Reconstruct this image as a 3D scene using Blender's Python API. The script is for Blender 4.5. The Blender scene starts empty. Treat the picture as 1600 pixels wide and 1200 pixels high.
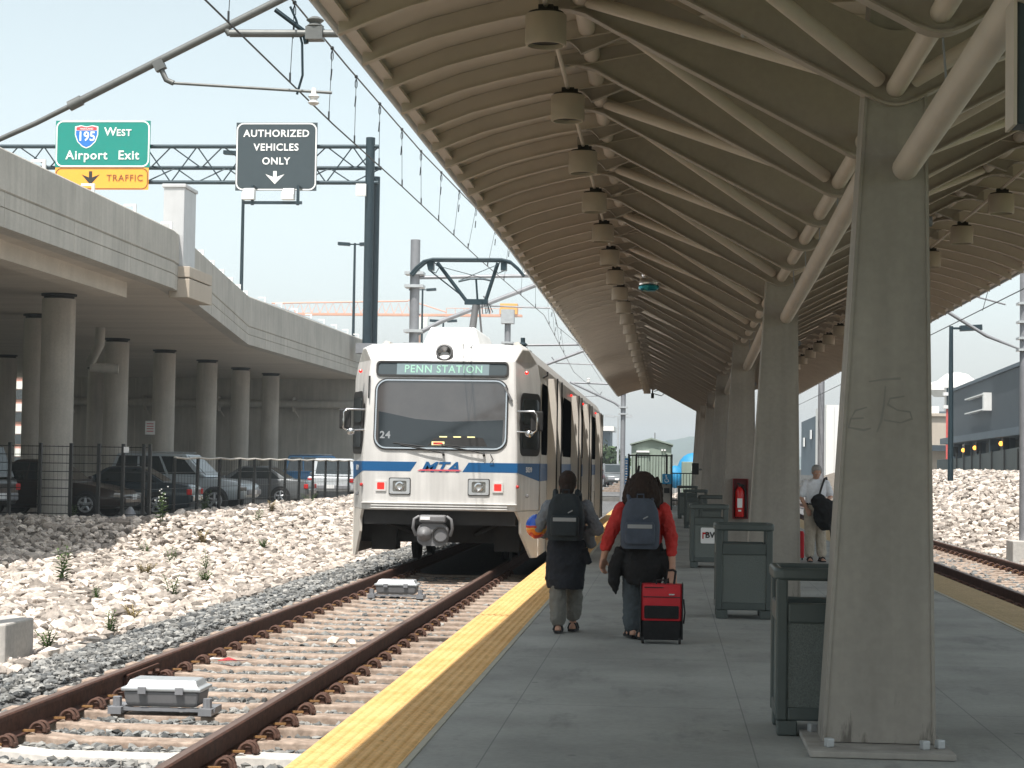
import bpy, math, random
import numpy as np
from mathutils import Vector, Matrix, noise as mnoise
random.seed(7); RNG = np.random.default_rng(11)
SC = bpy.context.scene
COL = SC.collection
R = math.radians
# ------------------------------------------------------------------ camera
cd = bpy.data.cameras.new('camera'); cam = bpy.data.objects.new('camera', cd); COL.objects.link(cam)
right = (0.99637323, 0.08376071, 0.01498455); down = (0.01132975, 0.04394005, -0.99896992); fwd = (-0.08433285, 0.99551666, 0.0428317)
cam.matrix_world = Matrix(((right[0], -down[0], -fwd[0], 0.0), (right[1], -down[1], -fwd[1], 0.0),
                           (right[2], -down[2], -fwd[2], 1.6), (0, 0, 0, 1)))
cd.sensor_width = 36.0; cd.lens = 65.25; cd.clip_start = 0.1; cd.clip_end = 6000
SC.camera = cam
# ------------------------------------------------------------------ sky and sun
SUN_DIR = Vector((-0.12, -0.45, 1.0)).normalized()
w = bpy.data.worlds.new('World'); SC.world = w; w.use_nodes = True
nt = w.node_tree; bg = nt.nodes['Background']
sky = nt.nodes.new('ShaderNodeTexSky'); sky.sky_type = 'NISHITA'; sky.sun_disc = False
sky.sun_elevation = math.asin(SUN_DIR.z); sky.sun_rotation = math.pi
sky.air_density = 1.0; sky.dust_density = 2.0; sky.ozone_density = 1.6; sky.altitude = 0
hs_ = nt.nodes.new('ShaderNodeHueSaturation'); hs_.inputs['Hue'].default_value = 0.455; hs_.inputs['Saturation'].default_value = 0.38; hs_.inputs['Value'].default_value = 1.0
nt.links.new(sky.outputs[0], hs_.inputs['Color']); nt.links.new(hs_.outputs[0], bg.inputs[0]); bg.inputs[1].default_value = 0.14
sl = bpy.data.lights.new('sun', 'SUN'); sl.energy = 4.2; sl.angle = R(0.55); sl.color = (1.0, 0.955, 0.89)
so = bpy.data.objects.new('sun', sl); COL.objects.link(so)
so.rotation_euler = (-SUN_DIR).to_track_quat('-Z', 'Y').to_euler(); so.location = (0, 0, 50)
SC.view_settings.view_transform = 'Standard'; SC.view_settings.look = 'None'
SC.view_settings.exposure = 0.58; SC.view_settings.gamma = 1.0; SC.view_settings.use_curve_mapping = False
SC.cycles.max_bounces = 8; SC.cycles.diffuse_bounces = 5; SC.cycles.use_denoising = True
# ------------------------------------------------------------------ materials
def mat(name, col, rough=0.75, metal=0.0, var=0.14, scale=3.0, bump=0.0, bscale=40.0, streak=0.0, spots=0.0,
        island=0.0, spec=None, emit=None, estr=1.0, col2=None, stretch=(1, 1, 1), alpha=None, coat=0.0):
    m = bpy.data.materials.new(name); m.use_nodes = True
    t = m.node_tree; N = t.nodes; L = t.links; p = N['Principled BSDF']
    p.inputs['Roughness'].default_value = rough; p.inputs['Metallic'].default_value = metal
    if spec is not None: p.inputs['IOR'].default_value = spec
    if coat: p.inputs['Coat Weight'].default_value = coat; p.inputs['Coat Roughness'].default_value = 0.08
    g = N.new('ShaderNodeNewGeometry')
    mp = N.new('ShaderNodeMapping'); mp.inputs['Scale'].default_value = stretch
    L.new(g.outputs['Position'], mp.inputs['Vector'])
    nz = N.new('ShaderNodeTexNoise'); nz.inputs['Scale'].default_value = scale; nz.inputs['Detail'].default_value = 6
    nz.inputs['Roughness'].default_value = 0.62
    L.new(mp.outputs[0], nz.inputs['Vector'])
    rp = N.new('ShaderNodeMapRange'); rp.inputs[1].default_value = 0.3; rp.inputs[2].default_value = 0.7
    L.new(nz.outputs['Fac'], rp.inputs[0])
    mx = N.new('ShaderNodeMix'); mx.data_type = 'RGBA'
    c1 = [max(0, c * (1 - var)) for c in col]; c2 = [min(1, c * (1 + var)) for c in (col2 or col)]
    mx.inputs[6].default_value = (*c1, 1); mx.inputs[7].default_value = (*c2, 1)
    L.new(rp.outputs[0], mx.inputs[0]); out = mx.outputs[2]
    def mult(out, fac_socket, lo, hi):
        a = N.new('ShaderNodeMapRange'); a.inputs[3].default_value = lo; a.inputs[4].default_value = hi
        a.inputs[1].default_value = 0.35; a.inputs[2].default_value = 0.65
        L.new(fac_socket, a.inputs[0])
        b = N.new('ShaderNodeVectorMath'); b.operation = 'SCALE'
        L.new(out, b.inputs[0]); L.new(a.outputs[0], b.inputs['Scale']); return b.outputs[0]
    if streak:
        m2 = N.new('ShaderNodeMapping'); m2.inputs['Scale'].default_value = (5, 5, 0.35); L.new(g.outputs['Position'], m2.inputs['Vector'])
        n2 = N.new('ShaderNodeTexNoise'); n2.inputs['Scale'].default_value = 1.3; n2.inputs['Detail'].default_value = 5
        L.new(m2.outputs[0], n2.inputs['Vector']); out = mult(out, n2.outputs['Fac'], 1 - streak, 1 + streak * 0.4)
    if spots:
        n3 = N.new('ShaderNodeTexNoise'); n3.inputs['Scale'].default_value = 22; n3.inputs['Detail'].default_value = 3
        L.new(g.outputs['Position'], n3.inputs['Vector']); out = mult(out, n3.outputs['Fac'], 1 - spots, 1 + spots)
    if island:
        a = N.new('ShaderNodeMapRange'); a.inputs[3].default_value = 1 - island; a.inputs[4].default_value = 1 + island
        L.new(g.outputs['Random Per Island'], a.inputs[0])
        b = N.new('ShaderNodeVectorMath'); b.operation = 'SCALE'; L.new(out, b.inputs[0]); L.new(a.outputs[0], b.inputs['Scale']); out = b.outputs[0]
        if col2:
            mm = N.new('ShaderNodeMath'); mm.operation = 'MULTIPLY_ADD'; mm.inputs[1].default_value = 7.31; mm.inputs[2].default_value = 0.17
            L.new(g.outputs['Random Per Island'], mm.inputs[0])
            fr = N.new('ShaderNodeMath'); fr.operation = 'FRACT'; L.new(mm.outputs[0], fr.inputs[0]); L.new(fr.outputs[0], mx.inputs[0])
    L.new(out, p.inputs['Base Color'])
    if bump:
        nb = N.new('ShaderNodeTexNoise'); nb.inputs['Scale'].default_value = bscale; nb.inputs['Detail'].default_value = 5
        L.new(mp.outputs[0], nb.inputs['Vector'])
        bp = N.new('ShaderNodeBump'); bp.inputs['Strength'].default_value = bump; bp.inputs['Distance'].default_value = 0.02
        L.new(nb.outputs['Fac'], bp.inputs['Height']); L.new(bp.outputs[0], p.inputs['Normal'])
    if emit:
        p.inputs['Emission Color'].default_value = (*emit, 1); p.inputs['Emission Strength'].default_value = estr
    if alpha is not None: p.inputs['Alpha'].default_value = alpha
    return m
M = {}
def dm(key, *a, **k): M[key] = mat(key, *a, **k)
dm('asphalt', (.17, .165, .155), .9, var=.25, scale=2, bump=.3, bscale=120)
dm('soil', (.15, .125, .10), .95, var=.3, scale=3, bump=.5, bscale=30)
dm('grass_ground', (.12, .14, .06), .95, var=.35, scale=.5)
dm('ballast_ground', (.13, .13, .13), .95, var=.45, scale=30, bump=1.0, bscale=35)
dm('ballast_stone', (.115, .123, .127), .9, var=.2, scale=20, island=.55, col2=(.24, .235, .22))
dm('rock', (.30, .258, .222), .92, var=.18, scale=11, island=.50, col2=(.52, .46, .405), spots=.2, bump=.3, bscale=25)
dm('rail_rust', (.085, .038, .026), .8, var=.35, scale=9, spots=.2)
dm('rail_top', (.19, .125, .10), .5, .35, var=.2, scale=12, stretch=(4, .3, 4))
dm('clip_rust', (.085, .043, .030), .85, var=.35, scale=30)
dm('clip_yellow', (.30, .16, .06), .8, var=.3, scale=30)
dm('sleeper', (.29, .21, .16), .9, var=.22, scale=7, spots=.16, bump=.25, col2=(.37, .295, .24))
dm('sleeper_white', (.60, .57, .53), .85, var=.1, scale=9, spots=.1)
dm('concrete_platform', (.315, .32, .30), .82, var=.10, scale=1.1, spots=.05, bump=.1, bscale=150)
dm('concrete_side', (.36, .34, .31), .9, var=.15, scale=2, streak=.2)
dm('tactile', (.76, .43, .14), .68, var=.10, scale=3, spots=.10, col2=(.76, .48, .20))
dm('tactile_dull', (.48, .36, .20), .75, var=.10, scale=3, spots=.08)  # duller, browner yellow for the right strip
dm('window_black', (.012, .013, .015), .5, var=.1, spec=1.0)
dm('scratch', (.235, .225, .205), .7)
dm('tactile_border', (.42, .40, .33), .8, var=.12, scale=5)
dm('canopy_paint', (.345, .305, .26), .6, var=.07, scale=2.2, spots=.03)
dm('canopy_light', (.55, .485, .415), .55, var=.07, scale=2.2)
dm('pylon_paint', (.50, .51, .515), .5, var=.05, streak=.05)
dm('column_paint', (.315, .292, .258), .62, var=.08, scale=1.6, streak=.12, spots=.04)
dm('lamp_paint', (.42, .36, .29), .5, var=.05, scale=4)
dm('lamp_dark', (.02, .02, .02), .5, var=.1)
dm('bridge_concrete', (.43, .41, .37), .9, var=.13, scale=.7, streak=.11, spots=.04, bump=.12, bscale=20)
dm('bridge_under', (.52, .475, .41), .92, var=.12, scale=.5, spots=.05, stretch=(.3, 2, 1))
dm('pier_concrete', (.46, .43, .385), .92, var=.10, scale=1.0, streak=.10, spots=.05)
dm('white_metal', (.78, .78, .76), .45, .1, var=.05)
dm('galv', (.25, .255, .27), .5, .3, var=.12, scale=5)
dm('galv_light', (.50, .52, .53), .45, .5, var=.12, scale=8)
dm('gantry_paint', (.018, .036, .046), .5, .3, var=.15)
dm('tube_grey', (.15, .155, .15), .5, .3, var=.15, scale=6)
dm('wire', (.05, .055, .06), .5, .6, var=.1)
dm('porcelain', (.75, .74, .72), .25, var=.05)
dm('sign_green', (.0, .23, .185), .45, var=.03)
dm('sign_grey', (.035, .052, .06), .5, var=.06)
dm('sign_orange', (.95, .40, .045), .5, var=.03)
dm('sign_white', (.85, .85, .83), .5, var=.02)
dm('sign_black', (.02, .02, .02), .6, var=.1)
dm('sign_brown', (.22, .08, .02), .6, var=.1)
dm('shield_blue', (.02, .17, .55), .5, var=.03)
dm('shield_red', (.55, .06, .07), .5, var=.03)
dm('crane_paint', (.72, .34, .22), .6, var=.1)
dm('train_white', (.60, .59, .57), .42, var=.05, scale=2.5, streak=.17, coat=.12)
dm('train_side', (.62, .585, .53), .55, var=.05, scale=2.5, streak=.06)
dm('train_roof', (.82, .82, .80), .5, var=.05, scale=2, streak=.05)
dm('train_blue', (.002, .085, .235), .45, var=.05)
dm('train_red', (.62, .10, .13), .4, var=.04)
dm('train_dark', (.018, .017, .016), .7, var=.3, scale=6)
dm('train_grey', (.17, .17, .175), .55, .1, var=.12, scale=6)
dm('chrome', (.62, .62, .62), .18, 1.0, var=.05)
dm('rubber', (.018, .018, .018), .7, var=.2)
dm('windshield', (.055, .048, .044), .06, var=.15, spec=1.95)
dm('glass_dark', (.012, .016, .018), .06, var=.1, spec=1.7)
dm('glass_car', (.02, .028, .03), .05, var=.1, spec=1.7)
dm('lens', (.28, .28, .27), .15, .7, var=.15, scale=30)
dm('red_light', (.6, .01, .01), .2, emit=(1, .03, .02), estr=.9)
dm('led_green', (.18, .36, .30), .5, emit=(.5, .75, .5), estr=.26)
dm('led_panel', (.17, .23, .25), .4, var=.08)
dm('led_yellow', (.6, .55, .2), .5, emit=(.95, .9, .5), estr=.6)
dm('orange_lamp', (.9, .4, .05), .4, emit=(1.0, .42, .06), estr=2.2)
dm('bin_frame', (.075, .092, .088), .42, var=.1, scale=5)
dm('bin_panel', (.15, .17, .16), .9, var=.35, scale=160, bump=.4, bscale=140)
dm('sticker', (.8, .8, .79), .5, var=.03)
dm('ext_red', (.55, .015, .015), .3, var=.08)
dm('cabinet_red', (.17, .012, .016), .5, var=.1)
dm('black', (.012, .012, .013), .6, var=.2)
dm('fence_black', (.012, .014, .014), .5, var=.1)
dm('shed', (.24, .29, .245), .65, var=.06, scale=2, streak=.06)
dm('blue_sign', (.01, .16, .42), .45, var=.04)
dm('tarp_blue', (.012, .21, .42), .6, var=.1)
dm('building_blue', (.040, .055, .068), .7, var=.07, scale=.6)
dm('building_blue_pale', (.085, .115, .14), .7, var=.07, scale=.6)
dm('building_beige', (.46, .40, .33), .85, var=.08, scale=.5, streak=.05)
dm('building_white', (.72, .71, .68), .7, var=.04, scale=.6)
dm('brick', (.50, .24, .19), .85, var=.12, scale=1.5)
dm('tower_red', (.60, .10, .09), .6, var=.1)
dm('mesh_dark', (.04, .055, .055), .7, var=.25, scale=2, stretch=(3, 3, .4))
dm('straw', (.30, .24, .12), .85, var=.3, scale=8, island=.4)
dm('leaf', (.075, .13, .03), .7, var=.35, scale=8, island=.4)
dm('leaf_tree', (.05, .085, .035), .8, var=.35, scale=.6, island=.45)
dm('bark', (.10, .075, .05), .9, var=.3, scale=8)
dm('hill', (.04, .068, .055), 1.0, var=.4, scale=.06)
dm('skin', (.48, .27, .19), .55, var=.06, scale=9)
dm('hair_brown', (.022, .011, .007), .85, var=.35, scale=40, stretch=(1, 1, .15))
dm('hair_grey', (.30, .29, .28), .6, var=.3, scale=50)
dm('cloth_grey', (.18, .20, .225), .9, var=.16, scale=6, bump=.3)
dm('cloth_navy', (.016, .019, .026), .92, var=.3, scale=6, bump=.3)
dm('cloth_khaki_grey', (.17, .17, .155), .92, var=.2, scale=6, bump=.3)
dm('cloth_red', (.50, .035, .03), .88, var=.14, scale=6, bump=.3)
dm('cloth_black', (.011, .011, .012), .92, var=.3, scale=6, bump=.3)
dm('cloth_teal', (.065, .08, .09), .92, var=.2, scale=6, bump=.3)
dm('cloth_white', (.74, .76, .80), .85, var=.05, scale=6, bump=.3)
dm('cloth_khaki', (.42, .37, .30), .9, var=.1, scale=6, bump=.3)
dm('pack_dark', (.016, .024, .030), .75, var=.25, scale=10, bump=.2)
dm('pack_blue', (.055, .07, .10), .75, var=.2, scale=10, bump=.2)
dm('reflective', (.28, .29, .30), .4, .3, var=.1)
dm('case_red', (.52, .012, .022), .6, var=.08, scale=8, bump=.1)
dm('silver', (.75, .76, .78), .2, 1.0, var=.1)
dm('teal_foil', (.02, .26, .32), .25, .6, var=.1)
dm('paint_silver', (.42, .47, .50), .3, .35, var=.04, coat=.5)
dm('paint_teal', (.018, .034, .045), .3, .2, var=.08, coat=.6)
dm('paint_brown', (.028, .018, .015), .3, .2, var=.08, coat=.6)
dm('paint_grey', (.14, .15, .155), .3, .3, var=.05, coat=.5)
dm('paint_white', (.55, .58, .60), .3, .1, var=.04, coat=.5)
dm('paint_black', (.01, .01, .011), .3, .1, var=.08, coat=.6)
dm('paint_blue', (.03, .16, .34), .3, .2, var=.05, coat=.5)
dm('paint_red', (.35, .02, .06), .3, .2, var=.05, coat=.5)
dm('tail_red', (.5, .02, .02), .2, var=.1)
dm('alloy', (.36, .37, .38), .4, .5, var=.08)
dm('plastic_trim', (.05, .055, .06), .6, var=.1)
dm('stone_block', (.45, .43, .40), .9, var=.1, scale=4, spots=.08)
def wrap_package():
    m = mat('package_foil', (.9, .25, .03), .22); t = m.node_tree; N = t.nodes; L = t.links
    tc = N.new('ShaderNodeTexCoord'); sp = N.new('ShaderNodeSeparateXYZ'); L.new(tc.outputs['Generated'], sp.inputs[0])
    nz = N.new('ShaderNodeTexNoise'); nz.inputs['Scale'].default_value = 4; L.new(tc.outputs['Generated'], nz.inputs['Vector'])
    ad = N.new('ShaderNodeMath'); ad.operation = 'MULTIPLY_ADD'; ad.inputs[1].default_value = .35; L.new(nz.outputs['Fac'], ad.inputs[0]); L.new(sp.outputs['Z'], ad.inputs[2])
    cr = N.new('ShaderNodeValToRGB'); e = cr.color_ramp; e.interpolation = 'CONSTANT'
    e.elements[0].position = 0; e.elements[0].color = (.60, .05, .02, 1); e.elements[1].position = .70; e.elements[1].color = (.02, .10, .55, 1)
    for ps, c in ((.38, (.85, .22, .02, 1)), (.52, (.80, .42, .05, 1)), (.60, (.55, .05, .03, 1))):
        k = e.elements.new(ps); k.color = c
    L.new(ad.outputs[0], cr.inputs[0]); L.new(cr.outputs[0], N['Principled BSDF'].inputs['Base Color']); M['package'] = m
wrap_package()
def platform_joints():
    m = M['concrete_platform']; t = m.node_tree; N = t.nodes; L = t.links; p = N['Principled BSDF']
    src = p.inputs['Base Color'].links[0].from_socket
    g = N.new('ShaderNodeNewGeometry'); sp = N.new('ShaderNodeSeparateXYZ'); L.new(g.outputs['Position'], sp.inputs[0])
    def line(sock, off, period, width):
        a = N.new('ShaderNodeMath'); a.operation = 'ADD'; a.inputs[1].default_value = off; L.new(sock, a.inputs[0])
        b = N.new('ShaderNodeMath'); b.operation = 'PINGPONG'; b.inputs[1].default_value = period / 2; L.new(a.outputs[0], b.inputs[0])
        c = N.new('ShaderNodeMath'); c.operation = 'LESS_THAN'; c.inputs[1].default_value = width; L.new(b.outputs[0], c.inputs[0]); return c.outputs[0]
    l1 = line(sp.outputs['Y'], 100 * 3.05 - 12.45, 3.05, .006); l2 = line(sp.outputs['X'], 14.9 - .5, 1.49, .004)
    mxx = N.new('ShaderNodeMath'); mxx.operation = 'MAXIMUM'; L.new(l1, mxx.inputs[0]); L.new(l2, mxx.inputs[1])
    k = N.new('ShaderNodeMix'); k.data_type = 'RGBA'; k.inputs[7].default_value = (.20, .21, .20, 1); L.new(mxx.outputs[0], k.inputs[0]); L.new(src, k.inputs[6])
    # broad dirt patches
    n4 = N.new('ShaderNodeTexNoise'); n4.inputs['Scale'].default_value = .55; n4.inputs['Detail'].default_value = 7
    L.new(g.outputs['Position'], n4.inputs['Vector'])
    a4 = N.new('ShaderNodeMapRange'); a4.inputs[1].default_value = .35; a4.inputs[2].default_value = .65; a4.inputs[3].default_value = .86; a4.inputs[4].default_value = 1.1
    L.new(n4.outputs['Fac'], a4.inputs[0])
    s4 = N.new('ShaderNodeVectorMath'); s4.operation = 'SCALE'; L.new(k.outputs[2], s4.inputs[0]); L.new(a4.outputs[0], s4.inputs['Scale'])
    L.new(s4.outputs[0], p.inputs['Base Color'])
platform_joints()
def tactile_wear(key):
    m = M[key]; t = m.node_tree; N = t.nodes; L = t.links; p = N['Principled BSDF']; src = p.inputs['Base Color'].links[0].from_socket
    g = N.new('ShaderNodeNewGeometry'); mp = N.new('ShaderNodeMapping'); mp.inputs['Scale'].default_value = (1, .35, 1); L.new(g.outputs['Position'], mp.inputs['Vector'])
    nz = N.new('ShaderNodeTexNoise'); nz.inputs['Scale'].default_value = 7; nz.inputs['Detail'].default_value = 8; nz.inputs['Roughness'].default_value = .72; L.new(mp.outputs[0], nz.inputs['Vector'])
    a = N.new('ShaderNodeMapRange'); a.inputs[1].default_value = .60; a.inputs[2].default_value = .74; a.inputs[4].default_value = .6; L.new(nz.outputs['Fac'], a.inputs[0])
    k = N.new('ShaderNodeMix'); k.data_type = 'RGBA'; k.inputs[7].default_value = (.22, .15, .07, 1); L.new(src, k.inputs[6]); L.new(a.outputs[0], k.inputs[0]); L.new(k.outputs[2], p.inputs['Base Color'])
    wv = N.new('ShaderNodeTexWave'); wv.bands_direction = 'Y'; wv.inputs['Scale'].default_value = 6.4; L.new(g.outputs['Position'], wv.inputs['Vector'])
    bp = N.new('ShaderNodeBump'); bp.inputs['Strength'].default_value = .8; bp.inputs['Distance'].default_value = .006; L.new(wv.outputs['Fac'], bp.inputs['Height']); L.new(bp.outputs[0], p.inputs['Normal'])
tactile_wear('tactile'); tactile_wear('tactile_dull')
def gum_spots():
    m = M['concrete_platform']; t = m.node_tree; N = t.nodes; L = t.links; p = N['Principled BSDF']; src = p.inputs['Base Color'].links[0].from_socket
    g = N.new('ShaderNodeNewGeometry'); vo = N.new('ShaderNodeTexVoronoi'); vo.inputs['Scale'].default_value = 2.3; vo.inputs['Randomness'].default_value = 1; L.new(g.outputs['Position'], vo.inputs['Vector'])
    wn = N.new('ShaderNodeSeparateColor'); L.new(vo.outputs['Color'], wn.inputs[0])
    r_ = N.new('ShaderNodeMath'); r_.operation = 'MULTIPLY'; r_.inputs[1].default_value = .085; L.new(wn.outputs[0], r_.inputs[0])
    lt = N.new('ShaderNodeMath'); lt.operation = 'LESS_THAN'; L.new(vo.outputs['Distance'], lt.inputs[0]); L.new(r_.outputs[0], lt.inputs[1])
    mp = N.new('ShaderNodeMapping'); mp.inputs['Scale'].default_value = (1.6, .5, 1); L.new(g.outputs['Position'], mp.inputs['Vector'])
    nz = N.new('ShaderNodeTexNoise'); nz.inputs['Scale'].default_value = 1.4; nz.inputs['Detail'].default_value = 9; nz.inputs['Roughness'].default_value = .7; L.new(mp.outputs[0], nz.inputs['Vector'])
    a = N.new('ShaderNodeMapRange'); a.inputs[1].default_value = .54; a.inputs[2].default_value = .72; a.inputs[4].default_value = .6; L.new(nz.outputs['Fac'], a.inputs[0])
    mu = N.new('ShaderNodeMath'); mu.operation = 'MULTIPLY'; mu.inputs[1].default_value = .55; L.new(lt.outputs[0], mu.inputs[0])
    mx = N.new('ShaderNodeMath'); mx.operation = 'MAXIMUM'; L.new(mu.outputs[0], mx.inputs[0]); L.new(a.outputs[0], mx.inputs[1])
    k = N.new('ShaderNodeMix'); k.data_type = 'RGBA'; k.inputs[7].default_value = (.13, .135, .13, 1); L.new(src, k.inputs[6]); L.new(mx.outputs[0], k.inputs[0]); L.new(k.outputs[2], p.inputs['Base Color'])
gum_spots()
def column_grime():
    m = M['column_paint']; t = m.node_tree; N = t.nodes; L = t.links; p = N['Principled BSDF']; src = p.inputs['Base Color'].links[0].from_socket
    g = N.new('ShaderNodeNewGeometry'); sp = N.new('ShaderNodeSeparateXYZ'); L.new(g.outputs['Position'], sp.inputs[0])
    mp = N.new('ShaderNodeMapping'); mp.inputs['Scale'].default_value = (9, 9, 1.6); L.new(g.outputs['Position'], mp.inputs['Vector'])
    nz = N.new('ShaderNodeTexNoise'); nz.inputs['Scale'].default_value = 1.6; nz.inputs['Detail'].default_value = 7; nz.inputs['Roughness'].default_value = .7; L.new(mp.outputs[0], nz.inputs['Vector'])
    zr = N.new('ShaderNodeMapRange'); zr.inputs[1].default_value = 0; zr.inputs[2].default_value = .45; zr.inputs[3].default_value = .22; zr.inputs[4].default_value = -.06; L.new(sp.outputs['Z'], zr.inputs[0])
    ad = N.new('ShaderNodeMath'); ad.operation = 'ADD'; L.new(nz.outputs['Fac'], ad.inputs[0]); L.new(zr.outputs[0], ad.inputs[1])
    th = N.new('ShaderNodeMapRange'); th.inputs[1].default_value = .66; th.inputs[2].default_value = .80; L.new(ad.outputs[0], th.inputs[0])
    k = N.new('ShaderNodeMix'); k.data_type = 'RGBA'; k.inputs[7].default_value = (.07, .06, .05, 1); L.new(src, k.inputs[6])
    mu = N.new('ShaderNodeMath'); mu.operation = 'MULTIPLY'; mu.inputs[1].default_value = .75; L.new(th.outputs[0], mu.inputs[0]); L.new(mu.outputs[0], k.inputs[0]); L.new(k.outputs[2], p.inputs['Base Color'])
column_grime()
# ------------------------------------------------------------------ mesh building helpers
class MB:
    def __init__(s): s.v = []; s.f = []
    def add(s, vs, fs):
        o = len(s.v); s.v += [tuple(q) for q in vs]; s.f += [tuple(i + o for i in q) for q in fs]; return s
    def box(s, x0, x1, y0, y1, z0, z1):
        return s.add([(x0, y0, z0), (x1, y0, z0), (x1, y1, z0), (x0, y1, z0), (x0, y0, z1), (x1, y0, z1), (x1, y1, z1), (x0, y1, z1)],
                     [(0, 3, 2, 1), (4, 5, 6, 7), (0, 1, 5, 4), (1, 2, 6, 5), (2, 3, 7, 6), (3, 0, 4, 7)])
    def cbox(s, c, sx, sy, sz, rz=0.0, rx=0.0, ry=0.0):
        m = Matrix.Rotation(rz, 3, 'Z') @ Matrix.Rotation(ry, 3, 'Y') @ Matrix.Rotation(rx, 3, 'X'); c = Vector(c)
        o = [(-1, -1, -1), (1, -1, -1), (1, 1, -1), (-1, 1, -1), (-1, -1, 1), (1, -1, 1), (1, 1, 1), (-1, 1, 1)]
        return s.add([c + m @ Vector((a * sx / 2, b * sy / 2, d * sz / 2)) for a, b, d in o],
                     [(0, 3, 2, 1), (4, 5, 6, 7), (0, 1, 5, 4), (1, 2, 6, 5), (2, 3, 7, 6), (3, 0, 4, 7)])
    def tube(s, pts, r, seg=8, caps=True):
        pts = [Vector(q) for q in pts]; n = len(pts); rs = r if isinstance(r, (list, tuple)) else [r] * n
        rings = []; up = None
        for i, q in enumerate(pts):
            d = (pts[min(i + 1, n - 1)] - pts[max(i - 1, 0)]).normalized()
            if up is None:
                up = Vector((0, 0, 1)) if abs(d.z) < .9 else Vector((1, 0, 0))
            a = d.cross(up).normalized(); b = a.cross(d).normalized(); up = b
            rings.append([q + (a * math.cos(2 * math.pi * k / seg) + b * math.sin(2 * math.pi * k / seg)) * rs[i] for k in range(seg)])
        return s.loft(rings, caps)
    def loft(s, rings, caps=True, closed=True):
        m = len(rings[0]); vs = [v for r_ in rings for v in r_]; fs = []
        for i in range(len(rings) - 1):
            for k in range(m if closed else m - 1):
                k2 = (k + 1) % m; fs.append((i * m + k, i * m + k2, (i + 1) * m + k2, (i + 1) * m + k))
        if caps: fs.append(tuple(reversed(range(m)))); fs.append(tuple((len(rings) - 1) * m + k for k in range(m)))
        return s.add(vs, fs)
    def lathe(s, prof, c, seg=20, axis='z', caps=True):
        rings = []
        for r_, h in prof:
            ring = []
            for k in range(seg):
                a = 2 * math.pi * k / seg; x, y = r_ * math.cos(a), r_ * math.sin(a)
                if axis == 'z': ring.append((c[0] + x, c[1] + y, c[2] + h))
                elif axis == 'y': ring.append((c[0] + x, c[1] + h, c[2] + y))
                else: ring.append((c[0] + h, c[1] + x, c[2] + y))
            rings.append(ring)
        return s.loft(rings, caps)
    def ell(s, c, rx, ry, rz, seg=14, rings=9, rot=None):
        rr = []; c = Vector(c)
        for i in range(rings + 1):
            t = math.pi * (i / rings); t = min(max(t, .02), math.pi - .02); ring = []
            for k in range(seg):
                a = 2 * math.pi * k / seg; q = Vector((rx * math.sin(t) * math.cos(a), ry * math.sin(t) * math.sin(a), -rz * math.cos(t)))
                if rot: q = rot @ q
                ring.append(c + q)
            rr.append(ring)
        return s.loft(rr)
    def panel(s, o, u, v, pts, thick):
        o, u, v = Vector(o), Vector(u), Vector(v); n = u.cross(v).normalized(); m = len(pts)
        a = [o + u * p[0] + v * p[1] for p in pts]; b = [q + n * thick for q in a]
        return s.add(a + b, [tuple(reversed(range(m))), tuple(range(m, 2 * m))] + [(k, (k + 1) % m, m + (k + 1) % m, m + k) for k in range(m)])
    def frame(s, o, u, v, outer, inner, thick):
        o, u, v = Vector(o), Vector(u), Vector(v); n = u.cross(v).normalized(); m = len(outer)
        A = [o + u * p[0] + v * p[1] for p in outer]; B = [o + u * p[0] + v * p[1] for p in inner]
        vs = A + B + [q + n * thick for q in A] + [q + n * thick for q in B]; fs = []
        for k in range(m):
            j = (k + 1) % m
            fs += [(2 * m + k, 2 * m + j, 3 * m + j, 3 * m + k), (k, j, 2 * m + j, 2 * m + k), (m + j, m + k, 3 * m + k, 3 * m + j), (j, k, m + k, m + j)]
        return s.add(vs, fs)
    def build(s, name, material, parent=None, smooth=None, bevel=0.0, kind=None, fix=True):
        me = bpy.data.meshes.new(name); me.from_pydata(s.v, [], s.f); me.validate()
        if fix:
            import bmesh
            bm = bmesh.new(); bm.from_mesh(me); bmesh.ops.recalc_face_normals(bm, faces=bm.faces); bm.to_mesh(me); bm.free()
        me.materials.append(M[material] if isinstance(material, str) else material)
        o = bpy.data.objects.new(name, me); COL.objects.link(o)
        if smooth is not None:
            me.shade_smooth(); me.set_sharp_from_angle(angle=R(smooth))
        if bevel:
            b = o.modifiers.new('bevel', 'BEVEL'); b.width = bevel; b.segments = 2; b.limit_method = 'ANGLE'; b.angle_limit = R(35)
        if parent is not None: adopt(o, parent)
        if kind: o['kind'] = kind
        return o
def rrect(w_, h_, r_, n=5, cx=0.0, cy=0.0):
    pts = []
    for (sx, sy, a0) in ((1, 1, 0), (-1, 1, 90), (-1, -1, 180), (1, -1, 270)):
        for k in range(n + 1):
            a = R(a0 + 90 * k / n); pts.append((cx + sx * (w_ / 2 - r_) + r_ * math.cos(a), cy + sy * (h_ / 2 - r_) + r_ * math.sin(a)))
    return pts
def wmat(o):
    m = Matrix.LocRotScale(o.location, o.rotation_euler, o.scale)
    return m if o.parent is None else wmat(o.parent) @ o.matrix_parent_inverse @ m
def adopt(o, parent):
    o.parent = parent; o.matrix_parent_inverse = wmat(parent).inverted()
def tag(o, label=None, cat=None, group=None, kind=None):
    if label: o['label'] = label
    if cat: o['category'] = cat
    if group: o['group'] = group
    if kind: o['kind'] = kind
    return o
def thing(name, loc, label, cat, group=None):
    o = bpy.data.objects.new(name, None); COL.objects.link(o); o.location = loc; o.empty_display_size = .2
    return tag(o, label, cat, group)
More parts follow.
